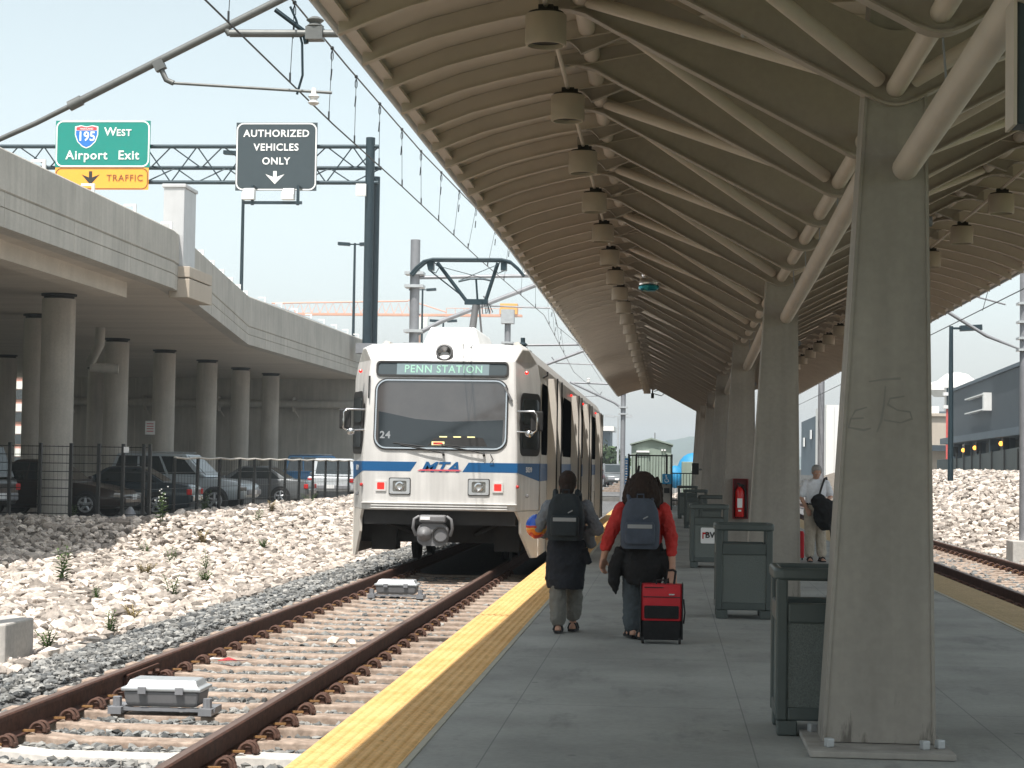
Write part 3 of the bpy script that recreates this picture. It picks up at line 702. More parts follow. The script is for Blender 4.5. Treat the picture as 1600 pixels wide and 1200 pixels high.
# ================================================================== litter bins
def make_bin():
    root = thing('litter_bin', (0, 0, 0), 'bin', 'litter bin', 'green grey litter bins along the columns')
    W, D, H = .60, .60, 1.0; w2, d2 = W / 2, D / 2
    m = MB()
    for sx in (-1, 1):
        for sy in (-1, 1): m.box(sx * w2 - (.07 if sx > 0 else 0), sx * w2 + (0 if sx > 0 else .07), sy * d2 - (.07 if sy > 0 else 0), sy * d2 + (0 if sy > 0 else .07), .09, .94)
    for sy in (-1, 1):
        y0, y1 = (d2 - .05, d2 - .004) if sy > 0 else (-d2 + .004, -d2 + .05)
        m.box(-w2 + .07, w2 - .07, y0, y1, .67, .79); m.box(-w2 + .07, w2 - .07, y0, y1, .09, .17)
    for sx in (-1, 1):
        x0, x1 = (w2 - .05, w2 - .004) if sx > 0 else (-w2 + .004, -w2 + .05)
        m.box(x0, x1, -d2 + .07, d2 - .07, .67, .79); m.box(x0, x1, -d2 + .07, d2 - .07, .09, .17)
    m.build('frame', 'bin_frame', root, bevel=.012)
    m = MB(); rr = rrect(W + .03, D + .03, .06, 4)
    ri = rrect(W - .08, D - .08, .04, 4)
    m.frame((0, 0, .925), (1, 0, 0), (0, 1, 0), rr, ri, .075); m.build('rim', 'bin_frame', root, bevel=.018, smooth=40)
    m = MB()
    for sy in (-1, 1): m.box(-w2 + .068, w2 - .068, sy * (d2 - .03) - .012, sy * (d2 - .03) + .012, .168, .672)
    for sx in (-1, 1): m.box(sx * (w2 - .03) - .012, sx * (w2 - .03) + .012, -d2 + .068, d2 - .068, .168, .672)
    m.build('aggregate_panel', 'bin_panel', root)
    MB().box(-w2 + .05, w2 - .05, -d2 + .05, d2 - .05, .16, .70).build('liner', 'black', root)
    for sx in (-1, 1):
        for sy in (-1, 1): MB().cbox((sx * (w2 - .07), sy * (d2 - .07), .045), .12, .12, .09).build('foot', 'bin_frame', root, bevel=.008)
    return root
bins = [((.955, 11.56), 'green grey litter bin nearest the camera, half hidden behind the nearest column', True),
        ((.812, 20.1), 'green grey litter bin fully seen between the first and second column', False),
        ((.655, 29.85), 'green grey litter bin with a white sticker on its front', False),
        ((.95, 39.3), 'litter bin pushed close to the columns behind the stickered bin', False),
        ((.72, 48.5), 'second farthest litter bin down the platform by the columns', False),
        ((.60, 57.3), 'farthest litter bin down the platform near the ramp fence', False)]
b0 = make_bin()
for i, ((x, y), lab, _) in enumerate(bins):
    c = b0 if i == 0 else copy_tree(b0)
    c.location = (x, y, .0); c['label'] = lab
    if i == 2:
        stk = MB().panel((x + .02, y - .297, .51), (1, 0, 0), (0, 0, 1), rrect(.30, .25, .02, 3), .003).build('sticker', 'sticker', c)
        text('sticker_letters', 'BWI', .13, (x + .06, y - .3025, .515), 'sign_black', stk, bold=.03)
        mk = MB(); mk.box(x - .105, x - .085, y - .302, y - .3, .46, .56); mk.box(x - .085, x - .045, y - .302, y - .3, .53, .56); mk.box(x - .03, x - .012, y - .302, y - .3, .52, .56)
        mk.build('sticker_mark', 'tail_red', stk)
# fire extinguisher cabinet on the third column
fx = thing('fire_extinguisher', (1.25, 32.3, .72), 'red fire extinguisher in an open red cabinet on a column', 'fire extinguisher')
c = MB().box(1.115, 1.38, 32.36, 32.385, .71, 1.40)
for a in ((1.115, 1.13, .71, 1.40), (1.365, 1.38, .71, 1.40), (1.13, 1.365, .71, .725), (1.13, 1.365, 1.385, 1.40)): c.box(a[0], a[1], 32.24, 32.36, a[2], a[3])
c.build('cabinet', 'cabinet_red', fx)
cyl = MB().lathe([(.0, 0), (.075, .005), (.08, .03), (.08, .42), (.06, .48), (.03, .51), (.03, .54), (0, .545)], (1.235, 32.27, .74), 20).build('cylinder', 'ext_red', fx, smooth=40)
MB().cbox((1.235, 32.19, .98), .085, .004, .16).cbox((1.235, 32.188, .85), .05, .004, .03).build('instruction_label', 'sticker', fx)
MB().cbox((1.25, 32.25, 1.30), .13, .03, .025, 0, 0, .35).cbox((1.235, 32.25, 1.285), .05, .04, .05).build('handle', 'black', fx)
MB().tube([(1.26, 32.25, 1.28), (1.33, 32.22, 1.2), (1.34, 32.2, 1.0), (1.34, 32.2, .85)], .012, 6).build('hose', 'black', fx)
# ramp with iron railing at the platform end
rp = thing('access_ramp', (-.6, 68, 0), 'concrete ramp block with tall black iron railing at the platform end', 'ramp')
MB().box(-1.45, .16, 67.6, 74.5, .002, .92).build('ramp_block', 'concrete_side', rp)
MB().box(-1.44, -.45, 67.4, 67.58, .55, .95).build('step_edge', 'soil', rp)
f = MB().box(-1.46, .16, 67.50, 67.55, 1.94, 1.99).box(-1.46, .16, 67.50, 67.55, .93, .98)
for x in np.arange(-1.40, .12, .105): f.box(x, x + .02, 67.51, 67.535, .97, 1.96)
f.build('railing', 'fence_black', rp)
for x, zb in ((-1.46, .9), (-1.18, .9), (-.09, .9), (.10, .002)): MB().box(x, x + .06, 67.49, 67.56, zb, 2.02).build('rail_post', 'fence_black', rp)
MB().cbox((-1.08, 67.42, 1.35), .09, .1, .5, 0, 0, .12).build('gate_closer', 'black', rp)
MB().box(-.14, .06, 67.35, 67.48, .62, .80).build('lock_box', 'black', rp)
ws = thing('accessibility_sign', (-.04, 67.46, 1.1), 'square blue wheelchair sign fixed to the iron railing', 'sign')
MB().box(-.21, .125, 67.44, 67.455, .95, 1.31).build('sign_plate', 'tarp_blue', ws)
q = MB().lathe([(.026, 0), (.026, .008)], (-.07, 67.43, 1.24), 12, 'y')
yb = 67.434
q.tube([(-.07, yb, 1.21), (-.065, yb, 1.12), (-.005, yb, 1.12), (.03, yb, 1.03)], .011, 6); q.tube([(-.07, yb, 1.165), (-.015, yb, 1.165)], .009, 6)
q.tube([(-.055 + .065 * math.cos(a), yb, 1.075 + .065 * math.sin(a)) for a in np.linspace(2.3, 6.0, 12)], .009, 6)
q.build('wheelchair_symbol', 'sign_white', ws)
bs = thing('banner_sign', (-1.52, 67.4, .95), 'narrow blue sign with white marks on the railing edge', 'sign')
MB().cbox((-1.50, 67.3, 1.38), .12, .3, .95).build('sign_board', 'blue_sign', bs)
k = MB()
for i in range(9): k.box(-1.535, -1.465, 67.142, 67.149, .98 + .095 * i, 1.02 + .095 * i + .02 * (i % 2))
k.build('white_marks', 'sign_white', bs)
fn = thing('iron_fence', (.8, 72, 0), 'low black iron fence between the ramp and the far columns', 'fence')
g = MB().box(.18, 1.2, 72.0, 72.04, 1.30, 1.34).box(.18, 1.2, 72.0, 72.04, .25, .29)
for x in np.arange(.22, 1.2, .12): g.box(x, x + .02, 72.01, 72.03, .04, 1.32)
g.build('pickets', 'fence_black', fn); MB().box(.14, .18, 71.99, 72.05, .0, 1.36).build('fence_post', 'fence_black', fn)
ph = thing('platform_phone', (.85, 59, 1.35), 'black box phone sticking out from a far column', 'phone')
MB().cbox((.86, 59.2, 1.52), .22, .25, .36).build('housing', 'black', ph, bevel=.02); MB().tube([(.9, 59.3, 1.5), (1.1, 62, 1.5), (1.12, 64.6, 1.5)], .03).build('bracket', 'black', ph)
# ================================================================== people
def remesh(o, vox=.007, smooth=4):
    r_ = o.modifiers.new('remesh', 'REMESH'); r_.mode = 'VOXEL'; r_.voxel_size = vox; r_.use_smooth_shade = True
    s_ = o.modifiers.new('smooth', 'SMOOTH'); s_.factor = .5; s_.iterations = smooth
    return o
def wrinkle(o, strength=.018, size=.09):
    tx = bpy.data.textures.new('folds', 'CLOUDS'); tx.noise_scale = size; tx.noise_depth = 2
    d = o.modifiers.new('folds', 'DISPLACE'); d.texture = tx; d.strength = strength; d.mid_level = .5; d.texture_coords = 'LOCAL'
    return o
def creases(o): return wrinkle(o, .012, .028)
def rings_z(m, L):   # elliptical rings (cx, cy, z, rx, ry)
    m.loft([[(cx + rx * math.cos(2 * math.pi * k / 18), cy + ry * math.sin(2 * math.pi * k / 18), z) for k in range(18)] for cx, cy, z, rx, ry in L])
def limb(m, pts, rs, seg=12):
    m.tube(pts, rs, seg)
    for p_, r_ in zip(pts, rs): m.ell(p_, r_ * .98, r_ * .98, r_ * .98, 12, 8)
def hand(m, wrist, direction, side, palm_dir, scale=1.0):
    d = Vector(direction).normalized(); n = Vector(palm_dir).normalized(); sd = d.cross(n).normalized() * side; w_ = Vector(wrist)
    c = w_ + d * .045 * scale
    m.loft([[w_ + d * t * scale + sd * a * wd * scale + n * b * th * scale for a, b in ((-1, -1), (1, -1), (1, 1), (-1, 1))] for t, wd, th in ((0, .024, .018), (.04, .037, .015), (.085, .038, .012))])
    for i, (off, ln) in enumerate(((-.028, .062), (-.010, .072), (.010, .068), (.028, .052))):
        b0_ = w_ + d * .082 * scale + sd * off * scale
        p1 = b0_ + d * ln * .45 * scale + n * .006 * scale; p2 = p1 + d * ln * .33 * scale + n * .018 * scale; p3 = p2 + d * ln * .16 * scale + n * .022 * scale
        m.tube([b0_, p1, p2, p3], [.0095 * scale, .0092 * scale, .0085 * scale, .007 * scale], 8)
    t0 = w_ + d * .025 * scale - sd * .026 * scale; t1 = t0 + (d * .03 - sd * .024 + n * .012) * scale; t2 = t1 + (d * .028 - sd * .004 + n * .012) * scale
    m.tube([t0, t1, t2], [.0125 * scale, .0105 * scale, .008 * scale], 8)
def head(m, c, tilt=0.0):   # facing +Y, c = skull centre
    c = Vector(c); T = Matrix.Rotation(-tilt, 3, 'X')
    def p(x, y, z): return c + T @ Vector((x, y, z))
    m.ell(c, .074, .092, .100, 20, 14, T)
    m.ell(p(0, .028, -.062), .056, .062, .062, 16, 10, T); m.ell(p(0, .062, -.098), .026, .022, .020, 12, 8, T)
    m.ell(p(0, .094, -.028), .013, .020, .020, 10, 8, T); m.ell(p(0, .084, -.008), .009, .014, .03, 10, 8, T)
    m.ell(p(0, .080, -.066), .024, .012, .008, 12, 8, T)
    for s_ in (-1, 1):
        m.ell(p(s_ * .076, -.006, -.022), .010, .020, .031, 10, 8, T); m.ell(p(s_ * .040, .06, -.03), .022, .018, .020, 10, 8, T)
        m.ell(p(s_ * .030, .079, .018), .022, .012, .008, 10, 8, T)
    return p
def eyes(root, p):
    for s_ in (-1, 1):
        e = MB().ell(p(s_ * .030, .080, 0.0), .013, .010, .009, 12, 8).build('eye', 'sticker', root, smooth=60)
        MB().ell(p(s_ * .030, .0885, 0.0), .0055, .004, .0055, 10, 6).build('iris', 'hair_brown', e, smooth=60)
    MB().ell(p(0, .089, -.066), .020, .006, .006, 12, 6).build('lips', 'skin', root, smooth=60)
def sandal(root, foot, yaw):
    x, y, z = foot; m = MB(); rr = []
    T = Matrix.Rotation(yaw, 3, 'Z')
    out = [(-.034, -.10), (.034, -.10), (.04, 0), (.048, .09), (.03, .155), (-.03, .155), (-.048, .09), (-.04, 0)]
    for zz in (.0, .022): rr.append([Vector((x, y, 0)) + T @ Vector((a, b, z + zz)) for a, b in out])
    m.loft(rr)
    for yy in (.07, -.02): m.tube([Vector((x, y, z)) + T @ Vector(q) for q in ((-.045, yy, .02), (-.03, yy, .065), (0, yy, .08), (.03, yy, .065), (.045, yy, .02))], .011, 6)
    m.build('sandal', 'black', root, smooth=40)
def foot_mesh(m, ankle, yaw, lift=0.0):
    T = Matrix.Rotation(yaw, 3, 'Z'); a = Vector(ankle)
    for q, r_ in (((0, -.035, -.05), (.033, .045, .035)), ((0, .05, -.055), (.040, .075, .028)), ((0, .10, -.062), (.043, .05, .02))): m.ell(a + T @ Vector(q), *r_, 12, 8, T)
    for i in range(5): m.ell(a + T @ Vector((-.032 + .016 * i, .145 - .006 * abs(i - 1.2), -.066)), .009, .018, .010, 8, 6, T)
def backpack(name, loc, w_, h_, d_, material, label, pocket=True, straps=True):
    x, y, z = loc; root = thing(name, (x, y, z), label, 'backpack')
    m = MB(); rings = []
    for t, sx, sy in ((0, .86, .8), (.06, .98, 1), (.45, 1.0, 1.0), (.75, .9, .9), (.93, .7, .72), (1, .45, .45)):
        rings.append([(x + a * sx, y - d_ / 2 * (1 - sy) + b * sy, z + h_ * t) for a, b in rrect(w_, d_, .06, 4)])
    wrinkle(m.loft(rings).build('bag_body', material, root, smooth=50), .006, .06)
    m = MB(); rings = [[(x + a * s_, y - d_ / 2 - .03 + b * s_, z + .05 + h_ * .42 * t) for a, b in rrect(w_ * .76, .09, .035, 4)] for t, s_ in ((0, .92), (.1, 1), (.85, 1), (1, .9))]
    pk = m.loft(rings).build('front_pocket', material, root, smooth=50)
    MB().cbox((x, y - d_ / 2 - .078, z + .05 + h_ * .34), w_ * .62, .008, .035).build('reflective_band', 'reflective', pk)
    MB().tube([(x - .03, y + .02, z + h_), (x - .03, y + .02, z + h_ + .035), (x + .03, y + .02, z + h_ + .035), (x + .03, y + .02, z + h_)], .008, 6).build('carry_handle', material, root)
    for s_ in (-1, 1):
        MB().tube([(x + s_ * w_ * .27, y + d_ * .3, z + h_ * .9), (x + s_ * w_ * .30, y + d_ * .62, z + h_ * 1.04), (x + s_ * w_ * .33, y + d_ * 1.35, z + h_ * .98), (x + s_ * w_ * .36, y + d_ * 1.55, z + h_ * .65), (x + s_ * w_ * .45, y + d_ * 1.1, z + h_ * .25), (x + s_ * w_ * .42, y + d_ * .4, z + h_ * .12)], [.02, .026, .026, .024, .016, .012], 8).build('shoulder_strap', material, root, smooth=60)
    MB().cbox((x + .05, y - d_ / 2 - .01, z + h_ * .62), .05, .012, .012, 0, 0, -.5).build('buckle', 'reflective', root)
    return root
def hair_cap(m, c, rx, ry, rz, back=.02):
    c = Vector(c); m.ell(c + Vector((0, -back, .012)), rx, ry, rz, 22, 14)
# ---- person 1: grey top, jacket round the waist
px, py = -.955, 17.75
p1 = thing('person', (px, py, 0), 'person in grey top walking away with dark backpack, dark jacket tied round the waist', 'person', 'people walking away along the platform')
b = MB()
pf = head(b, (px, py + .02, 1.42)); limb(b, [(px, py, 1.26), (px, py + .01, 1.36)], [.055, .05])
rings_z(b, [(px, py, .80, .15, .11), (px, py, .95, .135, .10), (px, py, 1.1, .16, .105), (px, py, 1.2, .175, .10), (px, py, 1.26, .10, .07)])
LH = (px - .085, py - .01, .80); RH = (px + .085, py + .01, .80)
limb(b, [LH, (px - .085, py - .06, .43), (px - .07, py - .05, .085)], [.072, .052, .034]); limb(b, [RH, (px + .075, py + .10, .43), (px + .06, py + .15, .085)], [.072, .052, .034])
foot_mesh(b, (px - .07, py - .05, .09), .05); foot_mesh(b, (px + .06, py + .15, .09), -.1)
limb(b, [(px - .18, py, 1.20), (px - .265, py + .02, 1.0), (px - .235, py + .20, .92)], [.05, .042, .03]); hand(b, (px - .235, py + .20, .92), (.25, .8, -.2), 1, (1, 0, .2))
limb(b, [(px + .18, py, 1.20), (px + .285, py - .02, .99), (px + .20, py + .19, .96)], [.05, .042, .03]); hand(b, (px + .20, py + .19, .96), (-.4, .8, .1), -1, (-1, 0, .1))
remesh(b.build('body', 'skin', p1), .0065, 3); eyes(p1, pf)
h = MB(); hair_cap(h, (px, py + .015, 1.425), .088, .100, .108); h.ell((px, py - .055, 1.37), .066, .05, .085, 16, 10); h.tube([(px, py - .085, 1.39), (px + .005, py - .10, 1.32), (px + .005, py - .09, 1.25)], [.03, .028, .012], 10)
wrinkle(remesh(h.build('hair', 'hair_brown', p1), .007, 3), .010, .02)
s_ = MB(); rings_z(s_, [(px, py, .80, .175, .13), (px, py, .95, .165, .125), (px, py, 1.1, .185, .13), (px, py, 1.19, .195, .118), (px, py, 1.255, .12, .085), (px, py, 1.29, .075, .07)])
limb(s_, [(px - .17, py, 1.195), (px - .275, py + .02, 1.0), (px - .24, py + .17, .925)], [.072, .062, .045]); limb(s_, [(px + .17, py, 1.195), (px + .295, py - .02, .985), (px + .215, py + .16, .955)], [.072, .064, .046])
s_.tube([(px + .18, py - .02, 1.0), (px + .235, py + .05, .82)], [.06, .05], 10)
creases(wrinkle(remesh(s_.build('grey_top', 'cloth_grey', p1), .008, 3), .030, .06))
t_ = MB(); limb(t_, [(px - .072, py - .01, .78), (px - .078, py - .055, .45), (px - .075, py - .055, .13)], [.094, .080, .076]); limb(t_, [(px + .072, py + .01, .78), (px + .078, py + .085, .45), (px + .066, py + .13, .17)], [.094, .080, .076]); rings_z(t_, [(px, py, .70, .145, .12), (px, py, .86, .155, .125)])
creases(wrinkle(remesh(t_.build('trousers', 'cloth_khaki_grey', p1), .008, 3), .030, .07))
j = MB(); rings_z(j, [(px - .01, py, .42, .172, .165), (px - .012, py, .50, .186, .175), (px - .005, py, .65, .195, .175), (px, py, .78, .195, .165), (px, py, .88, .18, .145)])
j.tube([(px + .16, py - .06, .80), (px + .22, py - .06, .66)], [.05, .03], 8)
creases(wrinkle(remesh(j.build('jacket', 'cloth_navy', p1), .01, 3), .03, .10))
sandal(p1, (px - .07, py - .05, .006), .05); sandal(p1, (px + .06, py + .15, .006), -.1)
backpack('backpack', (px - .005, py - .21, .885), .35, .44, .20, 'pack_dark', 'dark green black backpack with grey band on the person in grey')
pk = thing('package', (px - .29, py + .02, .93), 'shiny blue and orange bag under the left arm of the person in grey', 'bag')
MB().ell((px - .30, py + .10, 1.00), .105, .13, .118, 20, 12).build('wrapped_bag', 'package', pk, smooth=60)
wrinkle(pk.children[0], .014, .05)
# ---- person 2: red top, pulling a suitcase
px, py = -.235, 17.35
p2 = thing('person', (px, py, 0), 'person in red top with long dark wavy hair pulling a red suitcase', 'person', 'people walking away along the platform')
b = MB(); pf = head(b, (px + .0, py + .02, 1.40)); limb(b, [(px, py, 1.24), (px, py + .01, 1.34)], [.055, .05])
rings_z(b, [(px, py, .78, .16, .12), (px, py, .93, .15, .11), (px, py, 1.08, .175, .115), (px, py, 1.19, .19, .11), (px, py, 1.25, .10, .075)])
limb(b, [(px - .085, py + .02, .80), (px - .09, py + .02, .43), (px - .085, py - .02, .10)], [.078, .055, .036]); limb(b, [(px + .08, py, .80), (px + .03, py + .09, .43), (px - .005, py + .03, .085)], [.078, .055, .036])
foot_mesh(b, (px - .085, py - .02, .10), .35); foot_mesh(b, (px - .005, py - .10, .085), .2)
limb(b, [(px - .20, py, 1.19), (px - .30, py - .02, .95), (px - .355, py + .03, .74)], [.055, .045, .031]); hand(b, (px - .355, py + .03, .74), (-.12, .12, -1), 1, (.5, -.4, 0), 1.05)
HP = (px + .285, py - .09, .66)
limb(b, [(px + .20, py, 1.19), (px + .265, py - .06, .94), HP], [.055, .045, .031]); hand(b, HP, (.03, -.10, -1), -1, (.2, -.6, -.3), 1.05)
remesh(b.build('body', 'skin', p2), .0065, 3); eyes(p2, pf)
h = MB(); hair_cap(h, (px, py + .01, 1.41), .108, .115, .125)
for k in range(26):
    a = math.pi * (1.0 + k / 25.0) ; a = math.pi * (-.12 + 1.24 * k / 25) + math.pi
    x0, y0 = px + .10 * math.cos(a), py + .095 * math.sin(a)
    x1, y1 = px + (.155 + .012 * math.sin(k * 2.1)) * math.cos(a), py + .12 * math.sin(a) - .01
    h.tube([(x0, y0, 1.45), (lerp(x0, x1, .7), lerp(y0, y1, .7), 1.36), (x1, y1, 1.28), (x1 + .012 * math.cos(k * 1.7), y1, 1.215 + .02 * math.sin(k * 3.3))], [.04, .04, .034, .014], 8)
h.ell((px, py - .045, 1.35), .135, .085, .125, 18, 10); h.ell((px, py - .02, 1.43), .128, .115, .12, 18, 10)
wrinkle(remesh(h.build('hair', 'hair_brown', p2), .008, 3), .016, .03)
st_ = MB()
for k in range(150):
    a = math.pi * RNG.uniform(.86, 2.14); r0 = RNG.uniform(.9, 1.08); zt_ = RNG.uniform(1.36, 1.50); ln = RNG.uniform(.08, .24); q = []
    for i in range(6):
        t = i / 5; rr_ = lerp(.135, .178, min(1, t * 1.2)) * r0; aa = a + .10 * math.sin(t * 9 + k)
        q.append((px + rr_ * math.cos(aa) * 1.0, py - .005 + rr_ * .72 * math.sin(aa), max(1.16, zt_ - ln * t * 1.15)))
    st_.tube(q, [.007, .008, .008, .008, .006, .002], 4)
st_.build('hair_strands', 'hair_brown', p2, smooth=60)
s_ = MB(); rings_z(s_, [(px, py, .82, .185, .145), (px, py, .95, .185, .14), (px, py, 1.08, .20, .14), (px, py, 1.18, .21, .125), (px, py, 1.245, .13, .09), (px, py, 1.28, .08, .075)])
limb(s_, [(px - .19, py, 1.185), (px - .30, py - .02, .95), (px - .335, py + .015, .835)], [.078, .065, .052]); limb(s_, [(px + .19, py, 1.185), (px + .268, py - .06, .94), (px + .278, py - .075, .80)], [.078, .065, .052])
creases(wrinkle(remesh(s_.build('red_top', 'cloth_red', p2), .008, 3), .028, .06))
t_ = MB(); limb(t_, [(px - .085, py + .02, .78), (px - .095, py + .02, .45), (px - .075, py - .0, .13)], [.10, .082, .092]); limb(t_, [(px + .08, py, .78), (px + .035, py + .08, .45), (px + .0, py + .03, .15)], [.10, .082, .088]); rings_z(t_, [(px, py, .70, .17, .13), (px, py, .86, .18, .14)])
creases(wrinkle(remesh(t_.build('trousers', 'cloth_teal', p2), .01, 3), .022, .08))
j = MB(); rings_z(j, [(px + .01, py, .50, .155, .15), (px + .01, py, .58, .19, .17), (px + .01, py, .72, .215, .18), (px + .0, py, .84, .20, .155), (px, py, .90, .185, .145)])
for pts, r_ in (([(px - .17, py - .06, .82), (px - .24, py - .05, .66), (px - .255, py - .04, .53), (px - .235, py - .04, .40)], [.075, .07, .06, .012]),
                ([(px + .17, py - .05, .80), (px + .25, py - .04, .66), (px + .265, py - .04, .55), (px + .21, py - .04, .47)], [.07, .065, .055, .012])): j.tube(pts, r_, 10)
creases(wrinkle(remesh(j.build('jacket', 'cloth_black', p2), .01, 3), .028, .10))
sandal(p2, (px - .085, py - .02, .012), .35); sandal(p2, (px - .005, py - .10, .004), .2)
backpack('backpack', (px - .015, py - .23, .84), .36, .46, .21, 'pack_blue', 'slate blue backpack with grey band on the person in red')
# suitcase
sx, sy = -.045, 16.95
sc_ = thing('suitcase', (sx, sy, 0), 'red and black wheeled suitcase pulled by the person in red', 'suitcase')
def shell(z0, z1, w_, d_, r_, mt, nm, y_off=0):
    m = MB().loft([[(sx + a * s, sy + y_off + b * s, z) for a, b in rrect(w_, d_, r_, 4)] for z, s in ((z0, .96), (z0 + .015, 1), (z1 - .02, 1), (z1, .95))]); return m.build(nm, mt, sc_, smooth=50)
shell(.035, .205, .375, .25, .04, 'cloth_black', 'lower_shell'); shell(.207, .53, .38, .24, .035, 'case_red', 'upper_shell')
MB().cbox((sx + .0, sy - .135, .285), .31, .03, .115).build('front_pocket', 'cloth_black', sc_, bevel=.01)
MB().cbox((sx, sy - .125, .42), .33, .012, .008).cbox((sx - .07, sy - .125, .505), .17, .012, .008).build('zip', 'black', sc_)
MB().cbox((sx + .09, sy - .128, .445), .05, .012, .012).build('zip_pull', 'silver', sc_)
for a in (-1, 1): MB().cbox((sx + a * .188, sy, .29), .012, .26, .50).build('edge_trim', 'black', sc_, bevel=.005)
for a in (-1, 1): MB().lathe([(.0, -.012), (.034, -.012), (.034, .012), (.0, .012)], (sx + a * .165, sy - .10, .034), 14, 'x').build('wheel', 'rubber', sc_)
MB().tube([(sx + .11, sy + .05, .52), (sx + .125, sy + .18, .635), (sx + .10, sy + .235, .645), (sx + .05, sy + .235, .64)], .011, 8).tube([(sx + .04, sy + .05, .52), (sx + .05, sy + .235, .64)], .006, 6).build('pull_handle', 'black', sc_)
MB().tube([(sx - .05, sy, .53), (sx - .05, sy, .565), (sx + .03, sy, .565), (sx + .03, sy, .53)], .01, 6).build('top_handle', 'black', sc_)
MB().tube([(sx + .198, sy - .05, .40), (sx + .21, sy - .07, .28), (sx + .20, sy - .05, .18)], .008, 6).build('side_strap', 'black', sc_)
# ---- person 3 facing the camera, head bowed over a black bag
px, py = 0.0, 0.0
p3 = thing('person', (0, 0, 0), 'grey haired person in white T-shirt and khaki trousers looking into a black bag', 'person')
b = MB(); pf = head(b, (px + .0, py + .07, 1.545), .45); limb(b, [(px, py, 1.38), (px, py + .035, 1.48)], [.055, .052])
rings_z(b, [(px, py, .86, .15, .11), (px, py, 1.0, .14, .105), (px, py, 1.18, .165, .11), (px, py, 1.32, .18, .105), (px, py, 1.39, .10, .07)])
limb(b, [(px - .09, py, .88), (px - .085, py - .01, .48), (px - .11, py, .09)], [.09, .057, .036]); limb(b, [(px + .09, py, .88), (px + .10, py + .06, .48), (px + .10, py + .03, .09)], [.09, .057, .036])
foot_mesh(b, (px - .11, py, .09), .12); foot_mesh(b, (px + .10, py + .03, .09), -.1)
limb(b, [(px - .19, py, 1.33), (px - .26, py + .0, 1.12), (px - .16, py + .20, 1.05)], [.05, .042, .03]); hand(b, (px - .16, py + .20, 1.05), (.5, .6, -.2), 1, (0, 0, -1))
limb(b, [(px + .19, py, 1.33), (px + .25, py + .0, 1.10), (px + .17, py + .10, .90)], [.05, .042, .03]); hand(b, (px + .17, py + .10, .90), (-.35, .3, -.8), -1, (0, -1, .2))
remesh(b.build('body', 'skin', p3), .0065, 3); eyes(p3, pf)
h = MB(); h.ell(pf(0, -.018, .036), .086, .098, .078, 20, 12); h.ell(pf(0, -.05, -.01), .08, .06, .085, 16, 10)
for k in (-1, 1): h.ell(pf(k * .07, .005, .02), .02, .05, .05, 10, 8)
wrinkle(remesh(h.build('hair', 'hair_grey', p3), .008, 3), .012, .03)
s_ = MB(); rings_z(s_, [(px, py, .99, .175, .125), (px, py, 1.1, .175, .125), (px, py, 1.25, .19, .13), (px, py, 1.34, .20, .115), (px, py, 1.395, .12, .085), (px, py, 1.42, .08, .07)])
limb(s_, [(px - .18, py, 1.335), (px - .245, py, 1.16)], [.075, .068]); limb(s_, [(px + .18, py, 1.335), (px + .24, py, 1.15)], [.075, .068])
creases(wrinkle(remesh(s_.build('t_shirt', 'cloth_white', p3), .01, 4), .018, .07))
t_ = MB(); limb(t_, [(px - .09, py, .86), (px - .09, py - .01, .5), (px - .115, py - .005, .14)], [.115, .095, .082]); limb(t_, [(px + .09, py, .86), (px + .10, py + .05, .5), (px + .105, py + .02, .14)], [.115, .095, .082]); rings_z(t_, [(px, py, .78, .17, .13), (px, py, .99, .168, .122)])
creases(wrinkle(remesh(t_.build('trousers', 'cloth_khaki', p3), .01, 3), .02, .08))
MB().loft([[(px + .172 * math.cos(a), py + .127 * math.sin(a), z) for a in np.linspace(0, 2 * math.pi, 24)[:-1]] for z in (.975, 1.005)], caps=False).build('belt', 'black', p3)
for fx_, fy, yw in ((px - .11, py, .12), (px + .10, py + .03, -.1)): sandal(p3, (fx_, fy, .006), yw)
p3.location = (2.52, 32.15, 0); p3.rotation_euler = (0, 0, R(188))
bg_ = thing('shoulder_bag', (2.64, 31.9, .6), 'large black bag hanging in front of the person in white', 'bag')
m = MB(); m.ell((2.66, 31.86, .82), .20, .15, .28, 20, 12); m.ell((2.56, 31.88, 1.02), .14, .11, .14, 16, 10); m.ell((2.77, 31.9, .86), .12, .13, .2, 16, 10)
wrinkle(remesh(m.build('bag_body', 'cloth_black', bg_), .012, 3), .04, .1)
MB().tube([(2.54, 31.90, 1.05), (2.60, 31.98, 1.25), (2.66, 32.05, 1.42), (2.70, 32.15, 1.44), (2.74, 32.28, 1.25), (2.74, 32.2, .98)], .018, 8).build('strap', 'black', bg_, smooth=60)
MB().tube([(2.72, 31.74, .66), (2.75, 31.73, .52), (2.76, 31.74, .40)], .02, 6).build('loose_strap', 'black', bg_)
rs = thing('suitcase', (2.28, 32.6, 0), 'small red suitcase standing half hidden behind a column', 'suitcase')
MB().loft([[(2.20 + a * s, 32.7 + b * s, z) for a, b in rrect(.34, .22, .04, 4)] for z, s in ((.04, .95), (.06, 1), (.46, 1), (.5, .9))]).build('case_body', 'case_red', rs, smooth=50)
for a in (-1, 1): MB().lathe([(0, -.012), (.035, -.012), (.035, .012), (0, .012)], (2.20 + a * .14, 32.7, .035), 12, 'x').build('wheel', 'rubber', rs)
